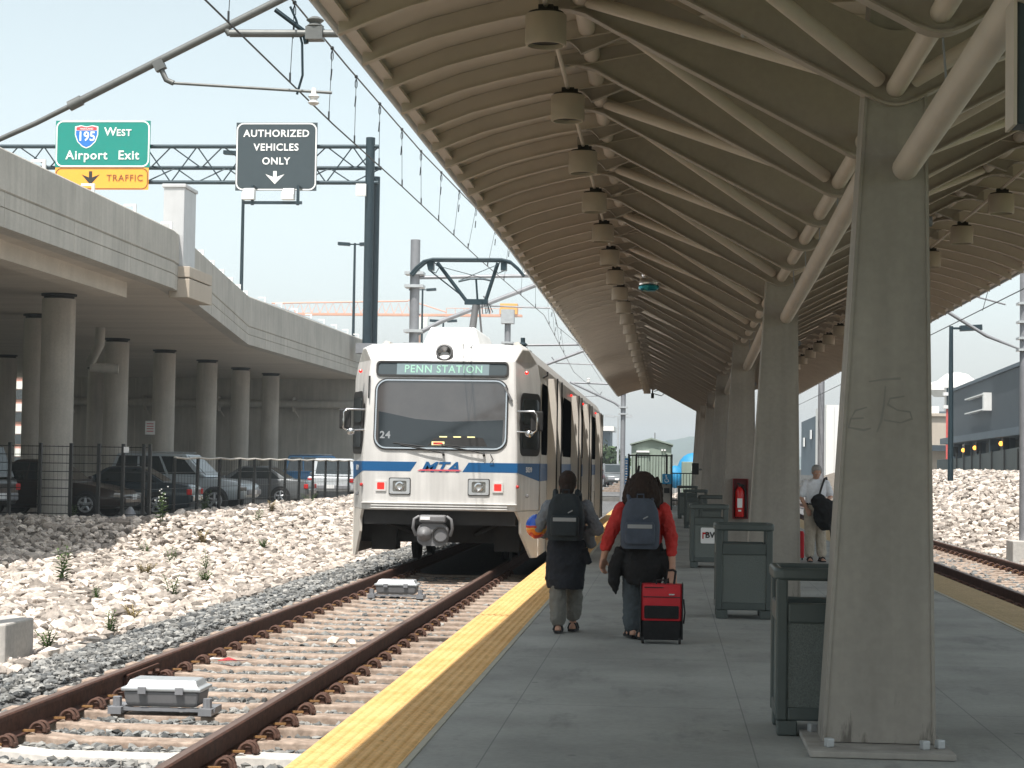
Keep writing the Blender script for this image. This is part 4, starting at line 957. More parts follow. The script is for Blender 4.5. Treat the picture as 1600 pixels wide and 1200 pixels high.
# ================================================================== light rail train
TX, TY, TL = -3.58, 29.0, 29.0
train = thing('light_rail_train', (TX, TY, -.11), 'white light rail train with blue stripe stopped at the platform', 'train')
LEV = [(.845, 1.50, 1.225, .00, .88), (1.38, 1.51, 1.225, -.005, .88), (1.78, 1.51, 1.215, .00, .88), (2.93, 1.51, 1.165, .14, .90), (3.21, 1.46, 1.15, .20, .90), (3.42, 1.345, 1.26, .34, .56), (3.485, 1.26, 1.18, .50, .75), (3.53, .9, .8, .9, 1.3)]
def outline(w_, wf, yf, yc, z, L=TL):
    pts = [(-w_, L), (-w_, yc), (-wf, yf), (wf, yf), (w_, yc), (w_, L)]
    return [(TX + a, TY + b, z) for a, b in pts]
def lev(z):
    zs = [l[0] for l in LEV]; return [float(np.interp(z, zs, [l[i] for l in LEV])) for i in range(1, 5)]
body = MB().loft([outline(l[1], l[2], l[3], l[4], l[0]) for l in LEV]).build('body_shell', 'train_white', train, bevel=.022, smooth=12)
# side walls in their own paint, just proud of the shell
for s_ in (-1, 1):
    m = MB(); ya, yb = TY + 1.02, TY + TL - .9; x = TX + s_ * 1.512
    m.panel((x, 0, 0), (0, s_, 0), (0, 0, 1), [(s_ * ya, .86), (s_ * yb, .86), (s_ * yb, 2.93), (s_ * ya, 2.93)], .006); m.build('side_wall', 'train_side', train)
# roof fairing panels with a joint gap
for a, b_ in ((.75, 12.6), (12.68, 26.6)):
    for s_ in (-1, 1):
        MB().loft([[(TX + s_ * 1.43, TY + y, 3.16), (TX + s_ * 1.45, TY + y, 3.20), (TX + s_ * 1.10, TY + y, 3.60), (TX + s_ * 1.02, TY + y, 3.58)] for y in (a + .6, b_)]).build('roof_fairing', 'train_side', train)
MB().box(TX - 1.0, TX + 1.0, TY + 1.6, TY + 27.5, 3.5, 3.56).build('roof_panel', 'train_roof', train)
def fpt(x, z, out=.0):    # a point on the flat front face
    wf = lev(z); return Vector((TX + x, TY + wf[2] - out, z))
def front_panel(zb, zt, xs, pts, thick, name, mt, parent=train, out=.0):
    o = fpt(0, zb, out); v = fpt(0, zt, out) - o; v = v / (zt - zb) # per metre of z
    m = MB().panel(o - v * zb * 0, (1, 0, 0), v, [(p[0], p[1] - zb) for p in pts], thick); return m.build(name, mt, parent)
def fframe(outer, inner, zb, zt, thick, name, mt, parent=train):
    o = fpt(0, zb); v = (fpt(0, zt) - o) / (zt - zb)
    return MB().frame(o, (1, 0, 0), v, [(p[0], p[1] - zb) for p in outer], [(p[0], p[1] - zb) for p in inner], thick).build(name, mt, parent, smooth=40)
# windscreen
ws_o = rrect(2.125, 1.135, .20, 6, 0, 2.355); ws_m = rrect(2.085, 1.095, .182, 6, 0, 2.355); ws_i = rrect(2.045, 1.055, .165, 6, 0, 2.355)
wsc = front_panel(1.80, 2.92, 0, rrect(2.05, 1.06, .16, 6, 0, 2.355), .012, 'windscreen', 'windshield')
fframe(ws_o, ws_m, 1.80, 2.92, .022, 'windscreen_gasket', 'rubber'); fframe(ws_m, ws_i, 1.80, 2.92, .03, 'windscreen_trim', 'chrome')
text('fleet_digits', '24', .155, fpt(-.875, 2.02, .0165), 'reflective', wsc, rot=(R(83), 0, 0), bold=.03, ext=.001, space=1.15)
for x in (.05, .27, .49): MB().cbox(fpt(x, 2.005, .0165), .12, .004, .018, 0, R(-7)).build('cab_strip_light', 'led_yellow', wsc)
cb = MB().cbox(fpt(-.03, 1.90, .018), .20, .008, .055, 0, R(-7)).build('cab_sign', 'led_yellow', wsc); MB().cbox(fpt(-.03, 1.90, .024), .15, .006, .035, 0, R(-7)).build('cab_sign_text', 'red_light', cb)
MB().panel(fpt(0, 1.86, .0122), (1, 0, 0), (0, .122, 1), [(-.98, -.03), (.98, -.03), (.99, .42), (.6, .40), (.1, .385), (-.4, .42), (-.99, .54)], .0012).build('dark_reflection', 'glass_dark', wsc)  # darker sheet on the lower glass, painting in the windscreen's dark reflection
# dark cab shapes seen through the glass: dashboard and seat edge laid on the inner face
dsh = MB().panel(fpt(0, 1.86, .0135), (1, 0, 0), (0, .122, 1), [(-.2, .0), (.75, .0), (.68, .13), (.3, .17), (-.1, .12)], .001); dsh.build('dashboard', 'rubber', wsc)
# destination sign
o_ = rrect(2.11, .245, .07, 5, 0, 3.075)
ds = front_panel(2.95, 3.2, 0, rrect(2.07, .21, .05, 5, 0, 3.075), .012, 'destination_sign', 'sign_grey')
fframe(o_, rrect(2.05, .19, .05, 5, 0, 3.075), 2.95, 3.2, .03, 'sign_gasket', 'rubber')
tilt = math.atan2(.06, .27)
MB().cbox(fpt(.01, 3.075, .015), 1.47, .006, .185, 0, -tilt).build('led_panel', 'led_panel', ds)
text('destination_text', 'PENN STATION', .175, fpt(.02, 3.072, .021), 'led_green', ds, rot=(math.pi / 2 - tilt, 0, 0), bold=.012, ext=.001, sx=.93, space=1.12)
# headlight in the roof edge
hp = fpt(.02, 3.345, .02)
bz = MB().panel(hp + Vector((0, .05, -.12)), (1, 0, 0), (0, .3, 1), [(-.34, .20), (-.16, -.04), (.16, -.04), (.42, .22), (.12, .34), (-.12, .34)], .03).build('headlight_housing', 'train_white', train)
MB().lathe([(.135, .10), (.135, -.06), (.115, -.075), (.10, -.05)], hp, 24, 'y', caps=False).build('roof_headlight', 'train_grey', train, smooth=40)
MB().lathe([(.112, -.03), (.05, .03), (.0, .05)], hp, 20, 'y', caps=False).build('reflector', 'chrome', train, smooth=60)
# blue stripe, logo
for s_ in (-1, 1):
    q = [(s_ * .36, 1.455), (s_ * 1.22, 1.455), (s_ * 1.22, 1.605), (s_ * .46, 1.605)] if s_ > 0 else [(-1.22, 1.455), (-.46, 1.455), (-.36, 1.605), (-1.22, 1.605)]
    front_panel(1.3, 1.7, 0, q, .0045, 'front_stripe', 'train_blue', out=-.001)
    l1, l2 = lev(1.45), lev(1.6)
    a = Vector((TX + s_ * 1.225, TY, 0)); c = Vector((TX + s_ * 1.51, TY + .88, 0)); n = Vector((s_ * .88, -.285, 0)).normalized() * .0045
    vs = [a + Vector((0, 0, 1.455)), c + Vector((0, 0, 1.32)), c + Vector((0, 0, 1.605)), a + Vector((0, 0, 1.605))]
    m = MB().add([v + n for v in vs] + [v - n for v in vs], [(0, 1, 2, 3), (7, 6, 5, 4), (0, 4, 5, 1), (1, 5, 6, 2), (2, 6, 7, 3), (3, 7, 4, 0)]); ch = m.build('chamfer_stripe', 'train_blue', train)
    x = TX + s_ * 1.5185
    MB().box(min(x, x + s_ * .004), max(x, x + s_ * .004), TY + .90, TY + TL - .9, 1.32, 1.605).build('side_stripe', 'train_blue', train)
    mid = (a + c) / 2 + n * 2.2
    text('car_number', '5039', .115, mid + Vector((0, 0, 1.50)), 'sticker', ch, rot=(math.pi / 2, 0, s_ * math.atan2(.88, .285)), bold=.012, ext=.001, sx=1.15)
lgo = text('logo_letters', 'MTA', .215, fpt(.0, 1.522, .006), 'train_blue', train, bold=.03, ext=.002, sx=1.32, space=1.05, shear=.38)
MB().panel(fpt(0, 1.44, .008), (1, 0, 0), (0, 0, 1), [(-.355, .026), (.30, .026), (.355, .050), (-.30, .050)], .003).build('logo_swoosh', 'train_red', lgo)
# lamps
for s_ in (-1, 1):
    c = fpt(s_ * .625 + (0 if s_ > 0 else -.0), 1.22, .0)
    MB().frame(c + Vector((0, 0, 0)), (1, 0, 0), (0, 0, 1), rrect(.32, .24, .02, 2), rrect(.22, .17, .02, 2), .02).build('headlight_frame', 'galv_light', train)
    MB().frame(c, (1, 0, 0), (0, 0, 1), rrect(.345, .265, .02, 2), rrect(.32, .24, .02, 2), .012).build('headlight_gasket', 'rubber', train)
    hl = MB().panel(c, (1, 0, 0), (0, 0, 1), rrect(.225, .175, .02, 2), .006).build('headlight', 'lens', train)
    MB().lathe([(.07, .0), (.072, -.014), (.05, -.018), (.045, -.008), (.02, -.006)], c + Vector((0, -.006, 0)), 18, 'y').build('headlight_bulb', 'chrome', hl, smooth=50)
    c = fpt(s_ * .925, 1.22, .0)
    MB().frame(c, (1, 0, 0), (0, 0, 1), rrect(.17, .16, .01, 2), rrect(.115, .11, .01, 2), .018).build('tail_light_frame', 'train_white', train)
    MB().panel(c, (1, 0, 0), (0, 0, 1), rrect(.118, .112, .01, 2), .010).build('tail_light', 'red_light', train)
    mk = MB().ell((TX + s_ * 1.235, TY - .01, 1.235), .026, .05, .028, 10, 8).build('marker_light', 'tail_red', train, smooth=60)
    MB().lathe([(.03, 0), (.03, -.03), (.02, -.045)], (TX + s_ * 1.36, TY + .38, 1.09), 10, 'y').build('horn', 'train_grey', train)
    MB().ell((TX + s_ * 1.33, TY + .30, 3.04), .03, .03, .03, 10, 8).build('turn_light', 'red_light', train)
# bumper mouldings
for z, w_ in ((.955, 1.23), (.915, 1.08), (.875, 1.08)):
    MB().cbox((TX, TY - .018, z), 2 * w_, .05, .02).build('bumper_strip', 'train_white', train, bevel=.006)
# corner skirts
for s_ in (-1, 1):
    a = Vector((TX + s_ * 1.225, TY + .0, 0)); c = Vector((TX + s_ * 1.50, TY + .88, 0)); d = c - a
    P = lambda t, z: a + d * t + Vector((0, 0, z))
    n = Vector((s_ * .88, -.27, 0)).normalized() * .02
    vs = [P(0, .845), P(1, .845), P(1, .10), P(.72, .10), P(.22, .50), P(.20, .70)]
    k = len(vs); m = MB().add([v for v in vs] + [v - n * 2 for v in vs], [tuple(range(k)), tuple(reversed(range(k, 2 * k)))] + [(i, k + i, k + (i + 1) % k, (i + 1) % k) for i in range(k)])
    m.build('corner_skirt', 'train_side', train)
    x = TX + s_ * 1.49
    MB().box(x - .02, x + .02, TY + .88, TY + TL - .9, .12, .844).build('side_skirt', 'train_side', train)
# under floor and recess
MB().box(TX - 1.40, TX + 1.40, TY + 1.1, TY + TL - 1.0, .30, .842).build('underfloor', 'train_dark', train)
MB().box(TX - 1.2, TX + 1.2, TY + .10, TY + 1.1, .62, .842).build('front_beam', 'train_dark', train)
for s_ in (-1, 1):
    MB().box(TX + s_ * 1.0 - .2, TX + s_ * 1.0 + .2, TY + .9, TY + 1.4, .18, .6).build('underfloor_gear', 'train_dark', train)
    MB().tube([(TX + s_ * 1.1, TY + .2, .75), (TX + s_ * .5, TY + .9, .45)], .04, 8).build('brace_bar', 'train_dark', train)
for yy in (3.4, 5.3, 13.6, 15.5, 23.6, 25.5):
    for s_ in (-1, 1): MB().lathe([(.0, -.06), (.30, -.06), (.33, -.05), (.33, .03), (.36, .04), (.36, .06), (0, .06)], (TX - s_ * .0 + s_ * .795, TY + yy, .25), 24, 'x').build('wheel', 'train_dark', train, smooth=40)
# coupler
cp = MB(); cz = .475; cx = TX - .07
cp.loft([[(cx + a * s, TY - y, cz + b * s) for a, b in rrect(.50, .36, .13, 5)] for y, s in ((-.3, .8), (.0, .95), (.12, 1.0), (.2, .97))])
cpo = cp.build('coupler', 'train_grey', train, smooth=45)
MB().lathe([(.125, 0), (.13, -.05), (.105, -.05), (.095, .02), (.0, .06)], (cx + .125, TY - .18, cz), 22, 'y', caps=False).build('coupler_cup', 'train_dark', cpo, smooth=40)
MB().lathe([(.12, 0), (.115, -.05), (.08, -.11), (.04, -.15), (.0, -.16)], (cx - .125, TY - .18, cz + .01), 20, 'y').build('coupler_cone', 'train_grey', cpo, smooth=50)
MB().cbox((cx + .0, TY - .16, cz + .245), .42, .20, .12).build('coupler_head', 'train_grey', cpo, bevel=.03)
MB().cbox((cx - .11, TY - .265, cz + .255), .15, .006, .05).build('coupler_plate', 'sticker', cpo)
for s_ in (-1, 1): MB().tube([(cx + s_ * .22, TY - .15, cz + .28), (cx + s_ * .29, TY - .2, cz + .24), (cx + s_ * .31, TY - .18, cz + .10), (cx + s_ * .27, TY - .12, cz - .02)], .025, 8).build('coupler_hose', 'train_grey', cpo, smooth=60)
MB().tube([(cx, TY - .1, cz), (cx, TY + 1.0, cz + .05)], .09, 10).build('drawbar', 'train_dark', cpo)
# wipers
for x0, x1 in ((.06, -.62), (.70, .03)):
    MB().tube([fpt(x0, 1.745, .05), fpt(x0 - .25, 1.80, .06), fpt(x1, 1.87, .05)], .011, 6).tube([fpt(x0, 1.72, .0), fpt(x0, 1.75, .06)], .02, 8).tube([fpt(x1 + .38, 1.845, .045), fpt(x1 - .12, 1.90, .045)], .009, 6).build('wiper', 'rubber', train)
MB().tube([fpt(.80, 1.74, .0), fpt(.85, 1.66, .05), fpt(.80, 1.60, .02)], .006, 6).build('washer_hose', 'rubber', train)
v = MB().cbox(fpt(1.06, 2.70, .045), .03, .05, .24, 0, 0, R(-28)).build('sun_visor_arm', 'train_grey', train)
# cab side windows in the chamfer, mirrors
for s_ in (-1, 1):
    a = Vector((TX + s_ * 1.195, TY + .07, 0)); c = Vector((TX + s_ * 1.51, TY + .89, 0)); d = (c - a); L_ = d.length; d = d / L_
    u = d if s_ > 0 else -d; o = (a + c) / 2 + Vector((s_ * .026, -.010, 2.22)); vv = Vector((-s_ * .0, .03, 1)).normalized()
    MB().panel(o, u, vv, rrect(.74, 1.0, .13, 5), .012).build('cab_window_frame', 'rubber', train)
    MB().panel(o + Vector((s_ * .01, -.004, 0)), u, vv, rrect(.60, .40, .07, 4, 0, .20), .012).build('cab_window', 'glass_car', train)
    MB().panel(o + Vector((s_ * .01, -.004, 0)), u, vv, rrect(.60, .34, .07, 4, 0, -.22), .012).build('cab_window', 'glass_dark', train)
    bx = TX + s_ * 1.21; by = TY + .07
    mr = MB().tube([(bx, by, 2.42), (bx + s_ * .27, by - .12, 2.42), (bx + s_ * .32, by - .13, 2.37), (bx + s_ * .32, by - .13, 2.13), (bx + s_ * .27, by - .12, 2.09), (bx, by, 2.10)], .016, 8).build('mirror_bracket', 'chrome', train, smooth=60)
    MB().cbox((bx + s_ * .31, by - .03, 2.27), .20, .05, .32, s_ * .25).build('mirror', 'rubber', mr, bevel=.03)
    MB().ell((bx + s_ * .20, by - .13, 2.07), .065, .05, .06, 14, 9).build('round_mirror', 'chrome', mr, smooth=60)
MB().tube([fpt(-1.155, 2.95, .0), fpt(-1.155, 2.95, .05), fpt(-1.155, 2.6, .05)], .012, 6).build('grab_rail', 'rubber', train)
MB().tube([(TX + 1.50, TY + 1.5, 3.02), (TX + 1.58, TY + 1.5, 3.06), (TX + 1.58, TY + 1.5, 3.12)], .02, 6).build('roof_hook', 'rubber', train)
# doors (folded leaves standing out) and side windows, platform side; plain windows on the far side
doors = [3.35, 11.05, 16.5, 24.2]
for s_ in (-1, 1):
    x = TX + s_ * 1.519
    prev = 1.0
    for dy in doors + [TL - 1.2]:
        w0 = prev; w1 = dy - .78 if dy in doors else TL - 1.3
        n = 1 if (w1 - w0) < 3 else 2
        for i in range(n):
            ya = lerp(w0, w1, i / n) + .10; yb = lerp(w0, w1, (i + 1) / n) - .10
            MB().panel((x, TY + (ya + yb) / 2, 2.33), (0, s_, 0), (0, 0, 1), rrect(yb - ya, 1.16, .18, 5), .012).build('side_window', 'window_black', train)
        prev = dy + .78
        if dy in doors:
            dr = MB().box(min(x, x + s_ * .006), max(x, x + s_ * .006), TY + dy - .66, TY + dy + .66, .16, 2.98).build('door_opening', 'black', train)
            for e in (-1, 1):
                if s_ > 0:
                    y = TY + dy + e * .66
                    MB().box(x + .002, x + .150, y - .02, y + .02, .10, 3.06).build('door_leaf', 'train_side', dr)
                    MB().box(x + .150, x + .172, y - .024, y + .024, .10, 3.06).build('door_edge_rubber', 'rubber', dr)
                else:
                    y = TY + dy + e * .33
                    MB().box(x - .014, x - .006, y - .30, y + .30, .2, 2.95).build('door_leaf', 'train_side', dr)
for dy in doors[1:]: MB().ell((TX + 1.53, TY + dy - 1.0, 3.05), .025, .06, .03, 10, 8).build('door_light', 'red_light', train)
# roof box with pantograph
MB().loft([[(TX - .04 + sx * w_, TY + y, z) for sx, y in ((-1, y0), (1, y0), (1, y1), (-1, y1))] for z, w_, y0, y1 in ((3.54, .475, 1.6, 4.6), (3.60, .465, 1.65, 4.6), (3.87, .375, 1.85, 4.4))]).build('roof_box', 'train_roof', train, bevel=.03)
PX, PYY = -3.49, TY + 4.2
pn = MB().tube([(PX - .12, PYY + .2, 3.60), (PX, PYY, 4.46)], [.075, .06], 10).tube([(PX + .12, PYY + .3, 3.60), (PX + .06, PYY, 4.451)], .02, 6).build('pantograph_mast', 'train_grey', train, smooth=50)
pa = MB().box(PX - .20, PX + .22, PYY - .05, PYY + .05, 4.451, 4.55)
HX = -3.65; HZ = 5.26
for sx, tx_ in ((-1, -.55), (1, .55)): pa.tube([(PX + sx * .18, PYY, 4.53), (HX + tx_, PYY, HZ - .05)], .034, 8)
pa.tube([(PX - .17, PYY + .1, 4.55), (HX - .72, PYY + .1, HZ - .17), (HX - .74, PYY + .05, HZ - .06)], .014, 6)
pa.tube([(PX - .32, PYY, 4.87), (PX - .1, PYY, 4.92), (PX + .12, PYY, 4.92), (PX + .315, PYY, 4.88)], .02, 6).tube([(PX + .03, PYY, 4.54), (PX + .0, PYY, 4.91)], .02, 6)
pa.tube([(PX - .30, PYY, 4.89), (HX + .5, PYY, HZ - .1)], .006, 4).tube([(PX + .30, PYY, 4.89), (HX - .58, PYY, HZ - .1)], .006, 4)
pa.build('pantograph_arm', 'gantry_paint', pn)
ph_ = MB()
for dy in (-.12, .12): ph_.tube([(HX - 1.02, PYY + dy, HZ - .28), (HX - .92, PYY + dy, HZ - .16), (HX - .78, PYY + dy, HZ - .04), (HX - .62, PYY + dy, HZ), (HX + .62, PYY + dy, HZ), (HX + .78, PYY + dy, HZ - .04), (HX + .92, PYY + dy, HZ - .16), (HX + 1.02, PYY + dy, HZ - .28)], .028, 8)
for sx in (-1, 1): ph_.cbox((HX + sx * .66, PYY, HZ - .12), .10, .2, .14).tube([(HX + sx * .60, PYY - .1, HZ - .05), (HX + sx * .50, PYY - .12, HZ - .15), (HX + sx * .56, PYY - .1, HZ - .25), (HX + sx * .68, PYY - .1, HZ - .2)], .01, 5)
ph_.build('pantograph_head', 'gantry_paint', pn, smooth=50)
q = MB()
for k in range(3): q.tube([(PX + .12 + .05 * k, PYY - .08, 4.46), (PX + .14 + .06 * k, PYY - .10, 4.28), (PX + .22 + .05 * k, PYY - .08, 4.31), (PX + .20 + .02 * k, PYY - .06, 4.47)], .008, 5)
q.build('cable_loop', 'wire', pn)
MB().lathe([(.09, 0), (.05, .03), (.09, .06), (.05, .09), (.09, .12), (.04, .16), (.04, .24)], (TX + 1.0, TY + 3.6, 3.58), 12).cbox((TX + 1.0, TY + 3.6, 3.56), .3, .3, .06).build('roof_insulator', 'gantry_paint', train)
# second set of roof gear far down the train
m = MB().box(TX - .5, TX + .9, TY + 19.2, TY + 21.2, 3.56, 3.74)
for y in (19.4, 20.2, 21.0): m.tube([(TX - .9, TY + y, 3.62), (TX - .9, TY + y, 3.9)], .03, 6)
m.build('roof_equipment', 'galv', train)
# ================================================================== overpass
ov = thing('overpass', (-20, 55, 0), 'pale concrete road overpass on round columns above the car park', 'overpass')
edge = [(-12.70, 14), (-12.72, 46.6), (-13.15, 50.2), (-15.93, 69.2), (-15.93, 101)]
def zt(y): return 7.48 + .5 * sm((y - 45) / 40)
def off(p, d): return (p[0] - d, p[1])
m = MB(); rings = []
for x, y in edge:
    rings.append([(x - .40, y, 6.0), (x - .40, y, 6.9), (-48, y, 6.9), (-48, y, 6.0)])
m.loft(rings); m.build('deck_slab', 'bridge_under', ov)
m = MB(); rings = []
for x, y in edge:
    t = zt(y)
    rings.append([(x - .42, y, 5.97), (x, y, 5.97), (x, y, 6.33), (x - .03, y, 6.345), (x, y, 6.36), (x, y, 6.63), (x - .035, y, 6.65), (x + .01, y, 6.68), (x + .0, y, t - .04), (x - .04, y, t), (x - .30, y, t), (x - .42, y, 6.8)])
m.loft(rings); m.build('parapet', 'bridge_concrete', ov)
# pale rusticated base beam and cross beam below the deck
m = MB().loft([[(-14.2, 20, 5.62), (-13.6, 20, 5.62), (-13.6, 20, 5.999), (-14.2, 20, 5.999)], [(-14.2, 45.5, 5.62), (-13.6, 45.5, 5.62), (-13.6, 45.5, 5.999), (-14.2, 45.5, 5.999)]])
m.build('edge_beam', 'bridge_under', ov)
m = MB().box(-13.27, -12.71, 47.5, 48.7, 6.63, 8.70).box(-13.31, -12.67, 47.46, 48.74, 8.70, 8.80); m.build('pylon', 'pylon_paint', ov, bevel=.02)
m = MB().box(-13.05, -12.50, 47.4, 49.8, 5.80, 6.30).box(-13.05, -12.50, 47.4, 49.8, 6.33, 6.62); m.build('pylon_base', 'building_beige', ov, bevel=.02)
# parapet joints
m = MB()
for y in np.arange(26, 100, 4.2):
    x = float(np.interp(y, [e[1] for e in edge], [e[0] for e in edge]))
    m.box(x - .01, x + .006, y, y + .02, 6.0, zt(y) - .05)
m.build('parapet_joint', 'pier_concrete', ov)
# guard rail: posts, brackets and tube
pts = []; posts = []
for i in range(len(edge) - 1):
    (x0, y0), (x1, y1) = edge[i], edge[i + 1]; n = max(1, int((y1 - y0) / 3.05))
    for k in range(n): posts.append((lerp(x0, x1, k / n), lerp(y0, y1, k / n)))
for x, y in posts:
    if y < 20: continue
    t = zt(y); MB().box(x - .12, x - .06, y, y + .07, t, t + .15).box(x - .36, x - .06, y, y + .07, t + .15, t + .20).build('guard_rail_post', 'white_metal', ov)
MB().tube([(x - .55, y, zt(y) + .11) for x, y in posts], .04, 8).build('guard_rail', 'galv_light', ov, smooth=60)
# columns
for x, y, r_ in ((-16.48, 48.9, .45), (-20.38, 67.1, .45), (-20.45, 73.9, .45), (-20.5, 81.1, .45), (-20.5, 87.6, .44), (-20.2, 93.0, .44), (-19.5, 56, .45), (-28.0, 89.0, .44), (-28.8, 78.7, .44), (-22.6, 39, .45), (-30, 60, .45), (-30, 69, .45)):
    p_ = MB().lathe([(r_, -.3), (r_, 5.86)], (x, y, 0), 28, caps=False).build('pier_column', 'pier_concrete', ov, smooth=50)
    MB().lathe([(r_ * .9, 5.86), (r_ * .9, 5.94), (r_ * 1.06, 5.95), (r_ * 1.06, 6.0)], (x, y, 0), 28).build('bearing', 'rubber', p_)
MB().box(-16.72, -16.4, 48.9 - .47, 48.9 - .455, 1.9, 2.3) # (kept plain)
# abutment wall with pipe
MB().box(-34.0, -15.6, 99, 99.6, -.4, 5.999).build('abutment_wall', 'bridge_concrete', ov)
m = MB()
for x in np.arange(-32, -16, 3.0): m.box(x, x + .05, 98.985, 99.0, -.2, 5.9)
m.build('wall_joint', 'pier_concrete', ov)
m = MB().tube([(-33.5, 98.6, 4.62), (-16, 98.6, 4.62)], .22, 12); m.build('drain_pipe', 'bridge_concrete', ov, smooth=60)
m = MB()
for x in np.arange(-32.5, -16, 4.1): m.box(x, x + .08, 98.4, 99, 4.2, 5.0).tube([(x, 98.7, 4.4), (x + .3, 98.8, 3.9)], .06, 6)
m.build('pipe_bracket', 'pier_concrete', ov)
m = MB().tube([(-18.8, 60, 5.9), (-18.8, 60, 5.35), (-19.2, 60.3, 4.75), (-19.2, 60.3, 4.6), (-18.3, 60.5, 4.55)], .16, 10); m.build('downpipe', 'bridge_concrete', ov, smooth=60)
for (x, y, z, lab) in ((-20.62, 73.4, 2.75, 'small pale notice fixed on a pier column behind the silver car'),):
    s_ = thing('notice_sign', (x, y, z), lab, 'sign'); MB().box(x - .42, x - .02, y - .02, y, z - .2, z + .35).build('notice_plate', 'sticker', s_)
    k = MB()
    for i in range(4): k.box(x - .36, x - .08, y - .026, y - .021, z + .22 - .1 * i, z + .25 - .1 * i)
    k.build('printed_lines', 'shield_red', s_)
fb = thing('apartment_block', (-80, 210, 0), 'pink brick block with white window bands seen through the overpass columns', 'building')
MB().box(-82, -70, 210, 222, -.5, 16).build('wall', 'brick', fb)
for i in range(6):
    MB().box(-82, -70, 209.9, 210, 1.6 + 2.6 * i, 2.5 + 2.6 * i).build('pale_band', 'building_white', fb)
    MB().box(-79.0, -73.2, 209.86, 209.9, .4 + 2.6 * i, 1.5 + 2.6 * i).build('window', 'glass_car', fb)
